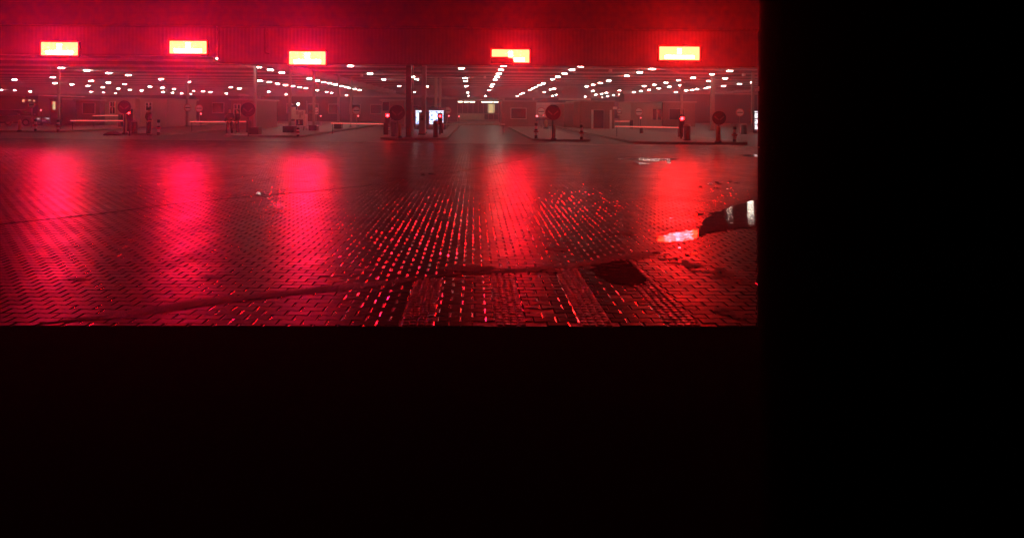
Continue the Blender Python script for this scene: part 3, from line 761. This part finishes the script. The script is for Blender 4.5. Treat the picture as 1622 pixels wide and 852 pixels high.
# ---------------- booths and buildings ----------------
def booth(px0, px1, pyt, pyb, depth, label, wm, wins=(), roofover=0.15, name='checkpoint_booth', cat='booth'):
    a = G((px0+px1)/2, pyb, IH); Y = a.y; x0, x1 = W(px0, pyb, Y).x, W(px1, pyb, Y).x
    x1 = min(x1, cut_x(Y+depth*0 , 1.5)-0.02)
    h = W((px0+px1)/2, pyt, Y).z-IH
    t = thing(name, label, cat, (x0, Y, IH))
    w = x1-x0
    obj('wall', B(0, w, 0, depth, 0, h-0.12), wm, t)
    obj('roof', B(-roofover, w+roofover*(0 if x1 > cut_x(Y, 1.5)-0.3 else 1), -roofover, depth+roofover, h-0.118, h, 0.01), M['steel_grey'], t)
    for wn_ in wins:
        wx0, wx1, wy0, wy1 = wn_[:4]; kind = wn_[4] if len(wn_) > 4 else 'window'
        X0, X1 = W(wx0, pyb, Y).x-x0, W(wx1, pyb, Y).x-x0; Z1, Z0 = W(wx0, wy0, Y).z-IH, max(0.02, W(wx0, wy1, Y).z-IH)
        fr = bmesh.new(); f = 0.05
        box(fr, X0-f, X0, -0.04, -0.002, Z0-f, Z1+f); box(fr, X1, X1+f, -0.04, -0.002, Z0-f, Z1+f)
        box(fr, X0+0.001, X1-0.001, -0.04, -0.002, Z1, Z1+f); 
        if kind != 'door': box(fr, X0+0.001, X1-0.001, -0.07, -0.002, Z0-f, Z0)
        if kind == 'cross':
            box(fr, (X0+X1)/2-0.03, (X0+X1)/2+0.03, -0.035, -0.006, Z0+0.001, Z1-0.001); box(fr, X0+0.002, (X0+X1)/2-0.031, -0.035, -0.006, Z0+(Z1-Z0)*.55, Z0+(Z1-Z0)*.6); box(fr, (X0+X1)/2+0.031, X1-0.002, -0.035, -0.006, Z0+(Z1-Z0)*.55, Z0+(Z1-Z0)*.6)
        w_ = obj('door' if kind == 'door' else 'window', fr, M['frame_white'] if kind in ('cross', 'sill') else M['steel_grey'], t)
        obj('pane', B(X0+0.002, X1-0.002, -0.012, -0.003, Z0+0.002, Z1-0.002), M['glass'] if kind != 'lit' else M['hall_window'], w_)
    return t
booth(795, 849, 159.5, 200.5, 5, 'brown booth with one square window, right of the straight-ahead lane', M['brick'], [(809.5, 833, 172, 188, 'sill')])
t = booth(918, 973, 159.5, 204, 7, 'brown booth with a doorway between two white posts', M['brick'], [(937, 956, 175, 203, 'door')])
for q in (-0.25, 1.45): obj('door_post', B(1.25+q, 1.42+q, -0.55, -0.38, 0, 1.75), M['frame_white'], t)
obj('number_plate', B(3.1, 3.5, -0.02, -0.003, 1.8, 2.05), M['white'], t)
booth(893, 917, 163, 202, 9, 'narrow brown annex left of the booth with white door posts', M['brick'], [(912, 916, 175, 192)])
booth(999, 1048, 161, 201, 5, 'beige booth with two narrow windows', M['booth_pale'], [(1034, 1039, 173, 190), (1042, 1047, 173, 190)])
booth(1050, 1101, 161, 201, 5, 'brown booth joined to the right side of the beige booth', M['brick'], [(1060, 1083, 173, 190)])
booth(366, 402, 157, 205, 5, 'booth with a white-framed window behind the two people', M['brick'], [(371, 380, 166, 183, 'cross')])
booth(222, 264, 156, 201, 5, 'grey booth behind the standing man in black', M['booth_pale'], [(231, 240, 163, 175, 'cross')])
booth(164, 214, 155, 199, 5, 'booth behind the left red signal', M['booth_pale'], [(174, 182, 162, 180, 'cross')])
booth(80, 98, 156, 198, 4, 'narrow far booth with one tall window behind the parked cars', M['brick'], [(83.5, 88, 161, 174, 'lit')])
booth(120, 158, 158, 199, 5, 'dark booth left of the booth at the left signal', M['brick'], [(131, 150, 164, 180)])
booth(604, 640, 158, 201, 6, 'dark booth with a warm wooden panel behind the middle signal', M['brick'], [(606, 616, 162, 176)])
booth(-8, 60, 150, 196, 6, 'faint building with three small lit windows above the parked car', M['wall_dark'], [(35.5, 39, 158, 162, 'lit'), (45, 48.5, 158, 160.5, 'lit'), (53, 55, 158.5, 161.5, 'lit')], name='office_building', cat='building')
# glazed hall straight ahead
Y = 84.0
hx0, hx1 = W(698, 190, Y).x, W(796, 190, Y).x
t = thing('glazed_hall', 'glazed hall with a row of tube lamps at the end of the lane', 'building', (hx0, Y, 0))
gx0, gx1 = W(724.5, 190, Y).x-hx0, W(790, 190, Y).x-hx0
zt, zb_ = W(750, 158, Y).z, W(750, 196, Y).z
bm = bmesh.new(); box(bm, 0, gx0, 0, 0.3, 0, zt); obj('wall', bm, M['wall_dark'], t); obj('wall', B(gx1, hx1-hx0, 0, 0.3, 0, zt), M['wall_dark'], t); obj('back_wall', B(0, hx1-hx0, 14, 14.3, 0, zt), M['wall_dark'], t); obj('side_wall', B(-0.3, -0.002, 0, 14, 0, zt), M['wall_dark'], t)
obj('roof', B(-0.3, hx1-hx0+0.3, -0.3, 14.4, zt+0.002, zt+0.3), M['steel_grey'], t)
bm = bmesh.new()
for i in range(9): x = gx0+(gx1-gx0)*i/8; box(bm, x-0.04, x+0.04, -0.03, 0.08, 0.02, zt-0.002)
box(bm, gx0, gx1, -0.05, -0.032, 1.15, 1.25); box(bm, gx0, gx1, -0.05, -0.032, 0.02, 0.35); obj('glazing_bars', bm, M['steel_grey'], t)
for i in range(7):
    if i == 3: continue
    x = gx0+(gx1-gx0)*(i+0.5)/7; obj('tube_lamp', B(x-0.36, x+0.36, 0.5, 0.62, zt-0.42, zt-0.30), M['hall_lamp'], t)
obj('back_window', B(gx0+5.0, gx0+6.2, 13.8, 13.98, 1.3, 2.9), M['hall_window'], t)
bm = bmesh.new(); box(bm, gx0+0.2, gx0+4.2, 3, 3.5, 0.02, 1.25); obj('counter', bm, M['booth_pale'], t)
# low dark buildings that close the view
def block(x0, x1, Y, h, label, wins=0):
    x1 = min(x1, cut_x(Y, 2)-0.05)
    t = thing('rear_building', label, 'building', (x0, Y, 0))
    obj('wall', B(0, x1-x0, 0, 3, 0, h), M['wall_dark'], t); obj('roof', B(-0.2, x1-x0, -0.2, 3.2, h+0.002, h+0.2), M['steel_grey'], t)
    for i in range(wins):
        x = (x1-x0)*(i+0.5)/wins; w_ = obj('window', B(x-0.8, x+0.8, -0.05, -0.002, 1.1, 2.5), M['steel_grey'], t); obj('pane', B(x-0.72, x+0.72, -0.062, -0.052, 1.18, 2.42), M['glass'], w_)
block(-75, -31, 72, 3.4, 'long dark building closing the view on the far left', 8)
block(-30.5, -9.6, 78, 3.5, 'long dark building behind the left columns', 7)
block(24, 60, 88, 4.6, 'tall plain dark building closing the view on the right', 0)
block(-12, -4.9, 92, 3.8, 'dark building between the middle island and the glazed hall', 2)
block(5, 25, 104, 4.2, 'dark far building behind the white trailer and booths', 3)
# white trailer, roller and beam
Y = 74.0; a = W(845, 190, Y); b = W(891, 163, Y)
t = thing('box_trailer', 'white box trailer parked behind the big round sign', 'trailer', ((a.x+b.x)/2, Y, 0))
w = b.x-a.x; obj('body', B(-w/2, w/2, 0, 6, 0.85, b.z, 0.04), M['truck'], t); obj('chassis', B(-w/2+0.3, w/2-0.3, 0.2, 5.8, 0.5, 0.848), M['black'], t)
for sx in (-w/2+0.45, w/2-0.45):
    for yy in (1.0, 4.6): 
        wh = obj('wheel', Lt([(0.3, -0.13), (0.48, -0.11), (0.48, 0.11), (0.3, 0.13)], 18, Matrix.Translation((sx, yy, 0.48)) @ Matrix.Rotation(PI/2, 4, 'Y')), M['rubber'], t)
    obj('tail_light', B(sx-0.12, sx+0.12, -0.03, -0.002, 0.95, 1.08), M['red_small'], t)
obj('top_strip', B(-w/2+0.02, w/2-0.02, -0.02, -0.002, b.z-0.3, b.z-0.05), M['frame_white'], t)
Y = 86.0; a, b = W(885, 159, Y), W(936, 155.8, Y)
t = thing('roof_edge_panel', 'long pale panel under the far roof edge, above the brown booths', 'panel', ((a.x+b.x)/2, Y, a.z))
w = b.x-a.x; obj('panel', B(-w/2, w/2, 0, 0.2, 0, b.z-a.z), M['frame_white'], t); obj('hanger', B(-0.05, 0.05, 0.05, 0.15, b.z-a.z+0.002, 5.1-a.z), M['steel_grey'], t)
obj('hanger', B(w/2-0.1, w/2, 0.05, 0.15, b.z-a.z+0.002, 5.1-a.z), M['steel_grey'], t)

# ---------------- kiosks ----------------
Y = 45.0; a, b = W(656, 208, Y), W(706, 170, Y)
t = thing('advert_kiosk', 'dark kiosk with two bright blue and white screens', 'kiosk', (a.x, Y, IH))
w, h = b.x-a.x, b.z-IH
obj('body', B(0, w, 0, 1.1, 0, h, 0.03), mat('kiosk_blue_grey', (0.07, 0.07, 0.10), 0.4), t)
for (q0, q1) in ((657.5, 669), (679, 703.5)):
    x0, x1 = W(q0, 190, Y).x-a.x, W(q1, 190, Y).x-a.x; z0, z1 = W(680, 201, Y).z-IH, W(680, 175, Y).z-IH
    fr = B(x0, x1, -0.06, -0.002, z0, z1, 0.02); fo = obj('screen_frame', fr, M['steel_grey'], t)
    obj('screen', B(x0+0.07, x1-0.07, -0.075, -0.062, z0+0.22, z1-0.10), M['screen'], fo)
    obj('light_edge', B(x0+0.03, x1-0.03, -0.08, -0.062, z1-0.07, z1-0.03), emit('kiosk_light_edge', (0.75, 0.85, 1), 2.5), fo)
Y = 43.5; a, b = W(1194, 211, Y), W(1199.8, 177, Y)
t = thing('advert_kiosk', 'dark kiosk with white lit panels at the right end', 'kiosk', (a.x, Y, IH))
w, h = b.x-a.x, W(1196, 176, Y).z-IH
obj('body', B(0, w, 0, 0.02+w*0.5, 0, h, 0.01), M['black'], t)
for z0, z1 in ((0.16, 0.36), (0.42, 0.62), (0.68, 0.9)): obj('lit_panel', B(w*0.25, w-0.005, -0.02, -0.002, h*z0, h*z1), M['screen_white'], t)
obj('light_edge', B(w*0.1, w-0.005, -0.03, -0.002, h*0.95, h*0.98), M['screen_white'], t)
p = G(668.5, 213.5, IH); h = m(213.5-178, p.y); w = m(10, p.y)
t = thing('ticket_pillar', 'grey boxy ticket pillar in front of the advertising kiosk', 'ticket machine', p)
obj('body', B(-w/2, w/2, -0.15, 0.2, 0.06, h, 0.03), M['steel_pale'], t); obj('base', B(-w/2-0.04, w/2+0.04, -0.2, 0.25, 0, 0.058), M['black'], t)
obj('panel', B(-w/2+0.08, w/2-0.08, -0.165, -0.152, h*0.62, h*0.86), M['steel_grey'], t); obj('slot', B(-0.08, 0.08, -0.172, -0.166, h*0.68, h*0.71), M['black'], t)
# notice cabinet with flood lamp
Y = 41.0; a = W(461, 208, Y)
t = thing('notice_cabinet', 'pale cabinet covered in notices on the left island', 'notice cabinet', (a.x, Y, IH))
def WX(px): return W(px, 190, Y).x-a.x
def WZ(py): return W(470, py, Y).z-IH
obj('frame', B(WX(467), WX(481.5), 0, 0.35, WZ(200.5), WZ(174.5), 0.02), M['paper'], t)
obj('side_cabinet', B(WX(461), WX(466.6), 0.05, 0.3, WZ(189), WZ(170), 0.02), M['paper'], t)
obj('leg', B(WX(468), WX(469.3), 0.1, 0.2, 0, WZ(200.7)), M['steel_grey'], t); obj('leg', B(WX(479.5), WX(481), 0.1, 0.2, 0, WZ(200.7)), M['steel_grey'], t)
obj('glass_panel', B(WX(468.5), WX(480), -0.02, -0.002, WZ(199), WZ(189.5)), M['glass'], t)
for (q0, q1, z0, z1) in ((469, 473, 182, 176), (474, 477, 187, 178), (477.5, 480, 183, 176.5)): obj('notice', B(WX(q0), WX(q1), -0.015, -0.002, WZ(z0), WZ(z1)), M['booth_pale'], t)
obj('sheet', B(WX(472.5), WX(474.5), -0.03, -0.021, WZ(197), WZ(191)), M['paper'], t)
t = thing('white_board_post', 'narrow white upright board right of the notice cabinet', 'board', (W(485, 201, 42).x, 42, IH))
obj('board', B(-0.09, 0.09, 0, 0.06, 0.1, W(485, 181, 42).z-IH, 0.01), M['white'], t); obj('post', T((0, 0.1, 0), (0, 0.1, W(485, 160, 42).z-IH), 0.03), M['steel_grey'], t)
Y = 52.0; c = W(472.3, 165.3, Y)
t = thing('flood_lamp', 'round greenish-white flood lamp above the notice cabinet', 'lamp', (c.x, Y, 0))
obj('lens', Lt([(0.10, 0), (0.08, 0.04), (0.03, 0.06)], 16, Matrix.Translation((0, 0, c.z)) @ FACE), M['green_lamp'], t)
obj('housing', B(-0.2, 0.2, 0.001, 0.14, c.z-0.2, c.z+0.2, 0.03), M['steel_dark'], t); obj('pole', T((0, 0.16, 0), (0, 0.16, c.z), 0.04), M['steel_dark'], t)

# low dark lump on the asphalt
p = G(178, 214.5); bm = bmesh.new(); bmesh.ops.create_icosphere(bm, subdivisions=3, radius=1)
for v in bm.verts:
    v.co.x *= 0.55+0.03*math.sin(7*v.co.y+3*v.co.z); v.co.y *= 0.35; v.co.z = max(-0.02, v.co.z)*0.24*(1+0.12*math.sin(5*v.co.x+1))
tag(obj('mound', bm, M['rubber'], None, True, p), 'low dark rounded mound lying on the asphalt at the left', 'mound')

# ceiling cameras / loudspeakers under the roof
for px, py, z, lab in ((573, 120, 4.8, 'small hanging camera left of the thick column, near the roof step'), (768, 123, 4.8, 'small hanging camera over the straight-ahead lane'), (967, 112.5, 4.8, 'small hanging camera between two light rows at the right'), (1178, 119, 4.8, 'small double hanging camera near the right roof edge')):
    p = G(px, py, z); t = thing('hanging_camera', lab, 'camera', (p.x, p.y, z), 0, 'cameras hanging under the roof')
    obj('stem', T((0, 0, 0.1), (0, 0, 0.31), 0.02), M['steel_grey'], t); obj('case', B(-0.1, 0.1, -0.14, 0.14, -0.1, 0.1, 0.02), M['steel_pale'], t)

# ---------------- cars ----------------
def car(loc, rz, paint, label, van=False, lights='front'):
    t = thing('parked_car', label, 'car', loc, rz)
    Lh = 2.25; zr = 1.46 if not van else 1.9
    if van: low = [(-Lh, 0.35), (-Lh, 1.0), (Lh-0.75, 1.02), (Lh-0.05, 0.86), (Lh, 0.4)]; cab = [(-Lh+0.03, 1.0), (-Lh+0.12, zr), (0.85, zr), (Lh-0.75, 1.02)]
    else: low = [(-Lh, 0.38), (-Lh-0.02, 0.78), (-Lh+0.15, 0.93), (0.95, 0.93), (Lh-0.25, 0.76), (Lh, 0.62), (Lh, 0.35)]; cab = [(-1.75, 0.93), (-1.05, zr-0.03), (-0.55, zr), (0.2, zr-0.02), (0.98, 0.93)]
    def ext(prof, w0, w1, zmin, zmax):
        bm = bmesh.new(); sides = []
        for s in (-1, 1):
            sides.append([bm.verts.new((x, s*(w0+(w1-w0)*(z-zmin)/(zmax-zmin)), z)) for x, z in prof])
        bm.faces.new(sides[0]); bm.faces.new(sides[1][::-1])
        for i in range(len(prof)):
            j = (i+1) % len(prof); bm.faces.new((sides[0][i], sides[0][j], sides[1][j], sides[1][i]))
        bmesh.ops.recalc_face_normals(bm, faces=bm.faces[:])
        bmesh.ops.bevel(bm, geom=bm.edges[:], offset=0.05, segments=2, affect='EDGES', profile=0.7)
        return bm
    obj('body', ext(low, 0.86, 0.88, 0.3, 1.05), paint, t, True)
    obj('windows', ext(cab, 0.78, 0.62, 0.9, zr), M['glass'], t, True)
    obj('roof', B(cab[1][0]+0.1, (0.2 if not van else 0.8), -0.6, 0.6, zr-0.05, zr+0.02, 0.03), paint, t)
    for x in (-1.38, 1.35):
        for s in (-1, 1):
            w_ = obj('wheel', Lt([(0.2, -0.1), (0.33, -0.09), (0.33, 0.09), (0.2, 0.1)], 20, Matrix.Translation((x, s*0.8, 0.33)) @ Matrix.Rotation(PI/2, 4, 'X')), M['rubber'], t)
            obj('rim', Lt([(0.20, -0.105), (0.20, 0.105)], 14, Matrix.Translation((x, s*0.8, 0.33)) @ Matrix.Rotation(PI/2, 4, 'X')), M['rim'], w_)
    for s in (-1, 1):
        obj('headlight', B(Lh-0.16, Lh+0.012, s*0.62-0.16, s*0.62+0.16, 0.6, 0.72, 0.02), M['head_lamp'] if lights == 'front' else M['glass'], t)
        obj('tail_light', B(-Lh-0.035, -Lh+0.1, s*0.66-0.12, s*0.66+0.12, 0.72, 0.84, 0.02), M['red_paint'], t)
        obj('mirror', B(0.7, 0.85, s*0.95-0.08, s*0.95+0.08, 0.98, 1.1, 0.02), paint, t)
    obj('number_plate', B(Lh+0.002, Lh+0.02, -0.26, 0.26, 0.42, 0.53), M['white'], t)
    return t
car(G(28, 199.5), 0.06, M['car_silver'], 'silver-grey saloon car side-on at the left edge')
car(G(88, 199.0)+Vector((0.5, 1.5, 0)), -1.25, M['car_silver'], 'small pale car seen nose-on right of the grey saloon')
car(G(128, 198.5), 0.12, M['car_dark'], 'black van-like car behind the left red barrier', True)
# ---------------- people ----------------
def skin(name, pts, edges, mt, parent, sub=1):
    me = bpy.data.meshes.new(name); me.from_pydata([p[:3] for p in pts], edges, []); me.update()
    o = bpy.data.objects.new(name, me); C.objects.link(o)
    md = o.modifiers.new('s', 'SKIN'); md.use_smooth_shade = True
    if not me.skin_vertices: pass
    for i, p in enumerate(pts):
        r = p[3]; r = r if isinstance(r, tuple) else (r, r)
        me.skin_vertices[0].data[i].radius = r
    me.skin_vertices[0].data[0].use_root = True
    ss = o.modifiers.new('u', 'SUBSURF'); ss.levels = sub; ss.render_levels = sub
    dg = bpy.context.evaluated_depsgraph_get(); ev = o.evaluated_get(dg)
    m2 = bpy.data.meshes.new_from_object(ev); m2.name = name
    bpy.data.objects.remove(o); bpy.data.meshes.remove(me)
    m2.materials.clear(); m2.materials.append(mt)
    return link(bpy.data.objects.new(name, m2), parent)
def person(loc, rz, h, label, pose=0, jacket='cloth_dark', trous='cloth_blue'):
    t = thing('person', label, 'person', loc, rz); k = h/1.75
    st = 0.11 if pose == 0 else 0.14
    aL = (-0.27, 0.02, 1.10); hL = (-0.25, -0.12, 0.86); aR = (0.27, 0.02, 1.10); hR = (0.24, -0.10, 0.88)
    if pose == 1: aR = (0.28, -0.02, 1.12); hR = (0.12, -0.28, 1.12)
    if pose == 2: aL = (-0.29, 0.06, 1.12); hL = (-0.16, -0.10, 0.98); aR = (0.29, 0.06, 1.12); hR = (0.16, -0.10, 0.98)
    P = [(0, 0, 0.95, (.15, .11)), (0, 0, 1.12, (.14, .10)), (0, 0.01, 1.34, (.17, .11)), (0, 0.01, 1.47, (.07, .07)), (0, -0.01, 1.55, (.062, .07)), (0, -0.015, 1.645, (.078, .095)), (0, -0.005, 1.72, (.055, .07)),
         (-0.18, 0.01, 1.40, .062), aL+(.045,), hL+(.032,), (0.18, 0.01, 1.40, .062), aR+(.045,), hR+(.032,),
         (-0.09, 0, 0.86, .095), (-st, -0.02, 0.50, .062), (-st-0.01, 0.02, 0.10, .045), (-st-0.02, -0.13, 0.035, .038),
         (0.09, 0, 0.86, .095), (st, -0.02, 0.50, .062), (st+0.01, 0.02, 0.10, .045), (st+0.02, -0.13, 0.035, .038)]
    E = [(0, 1), (1, 2), (2, 3), (3, 4), (4, 5), (5, 6), (2, 7), (7, 8), (8, 9), (2, 10), (10, 11), (11, 12), (0, 13), (13, 14), (14, 15), (15, 16), (0, 17), (17, 18), (18, 19), (19, 20)]
    sc = lambda Q: [tuple(c*k for c in q[:3])+((tuple(r*k for r in q[3]) if isinstance(q[3], tuple) else q[3]*k),) for q in Q]
    body = skin('body', sc(P), E, M['skin'], t, 2)
    J = [(0, 0, 0.88, (.18, .135)), (0, 0, 1.12, (.17, .125)), (0, 0.01, 1.34, (.195, .13)), (0, 0.01, 1.46, (.10, .09)), (-0.19, 0.01, 1.39, .08), aL+(.065,), tuple(np.array(hL)*0.9+np.array(aL)*0.1)+(.05,), (0.19, 0.01, 1.39, .08), aR+(.065,), tuple(np.array(hR)*0.9+np.array(aR)*0.1)+(.05,)]
    J = [q[:3]+((tuple(r_*1.14 for r_ in q[3]) if isinstance(q[3], tuple) else q[3]*1.14),) for q in J]
    skin('jacket', sc(J), [(0, 1), (1, 2), (2, 3), (2, 4), (4, 5), (5, 6), (2, 7), (7, 8), (8, 9)], M[jacket], t, 2)
    for s, nm in ((-1, 'trouser_leg'), (1, 'trouser_leg')):
        skin(nm, sc([(s*0.085, 0, 0.93, .115), (s*(st-.01), -0.01, 0.52, .085), (s*(st+.01), 0.02, 0.09, .07)]), [(0, 1), (1, 2)], M[trous], t, 2)
        skin('shoe', sc([(s*(st+.01), 0.04, 0.05, .05), (s*(st+.02), -0.15, 0.04, .042)]), [(0, 1)], M['black'], t, 1)
        # hand with four fingers and a thumb
        hp = np.array(hR if s > 0 else hL); ap = np.array(aR if s > 0 else aL); d = (hp-ap)/np.linalg.norm(hp-ap); sd = np.array((0, 1.0, 0)); 
        Q = [tuple(hp)+(.028,), tuple(hp+d*0.05)+((.02, .035),)]; Ed = [(0, 1)]
        for f, ln in zip(range(4), (.075, .085, .08, .065)):
            o_ = sd*(0.03-0.02*f); i0 = len(Q)
            Q += [tuple(hp+d*0.085+o_)+(.009,), tuple(hp+d*(0.085+ln*0.6)+o_+np.array((-s*0.01, 0, 0)))+(.008,), tuple(hp+d*(0.085+ln*0.9)+o_+np.array((-s*0.025, 0, 0)))+(.007,)]
            Ed += [(1, i0), (i0, i0+1), (i0+1, i0+2)]
        i0 = len(Q); Q += [tuple(hp+d*0.045+sd*0.05)+(.01,), tuple(hp+d*0.085+sd*0.06)+(.008,)]; Ed += [(1, i0), (i0, i0+1)]
        skin('hand', sc(Q), Ed, M['skin'], t, 1)
    hz = bmesh.new(); bmesh.ops.create_icosphere(hz, subdivisions=3, radius=1)
    for v in hz.verts:
        c = v.co.copy(); v.co = Vector((c.x*0.095, c.y*0.112+0.012, c.z*0.105+1.675))
    bmesh.ops.delete(hz, geom=[v for v in hz.verts if v.co.y < -0.055 and v.co.z < 1.715 or v.co.z < 1.60], context='VERTS')
    for v in hz.verts: v.co *= k
    obj('hair', hz, M['hair'], t, True)
    fz = bmesh.new()
    for s in (-1, 1): bmesh.ops.create_icosphere(fz, subdivisions=1, radius=0.010*k, matrix=Matrix.Translation((s*0.032*k, -0.098*k, 1.655*k)))
    box(fz, -0.022*k, 0.022*k, -0.101*k, -0.09*k, 1.592*k, 1.6*k)
    obj('eyes_and_mouth', fz, M['black'], t)
    nz_ = bmesh.new(); bmesh.ops.create_cone(nz_, segments=6, radius1=0.016*k, radius2=0.005*k, depth=0.045*k, cap_ends=True, matrix=Matrix.Translation((0, -0.11*k, 1.63*k))); obj('nose', nz_, M['skin'], t)
    return t
person(G(235.5, 215), 2.5, 1.74, 'person in black jacket standing with back turned beside the striped post', 2, 'cloth_dark', 'cloth_dark')
person(G(363.5, 214), 0.4, 1.72, 'person in dark jacket standing with feet apart before the booth window', 1)
person(G(373, 213)+Vector((0, 0.3, 0)), -0.8, 1.68, 'second dark-clothed person half hidden behind the other by the booth window', 0)

# ---------------- haze: one closed box of even fog, added to imitate lens bloom round the signs ----------------
ang = math.atan(cut_x(60, 2)/60.0)
bm = bmesh.new(); box(bm, -165, 0.03, -1.2, 190, -1.0, 7.6)
o = obj('bloom_haze', bm, None)
o.rotation_euler = (0, 0, -ang); o['kind'] = 'stuff'
mt = bpy.data.materials.new('bloom_fog'); mt.use_nodes = True; n = mt.node_tree.nodes; n.remove(n['Principled BSDF'])
pv = n.new('ShaderNodeVolumePrincipled'); pv.inputs['Color'].default_value = (0.78, 0.78, 1.0, 1); pv.inputs['Density'].default_value = BLOOM_D; pv.inputs['Anisotropy'].default_value = BLOOM_G
mt.node_tree.links.new(pv.outputs[0], n['Material Output'].inputs['Volume'])
o.data.materials.clear(); o.data.materials.append(mt)
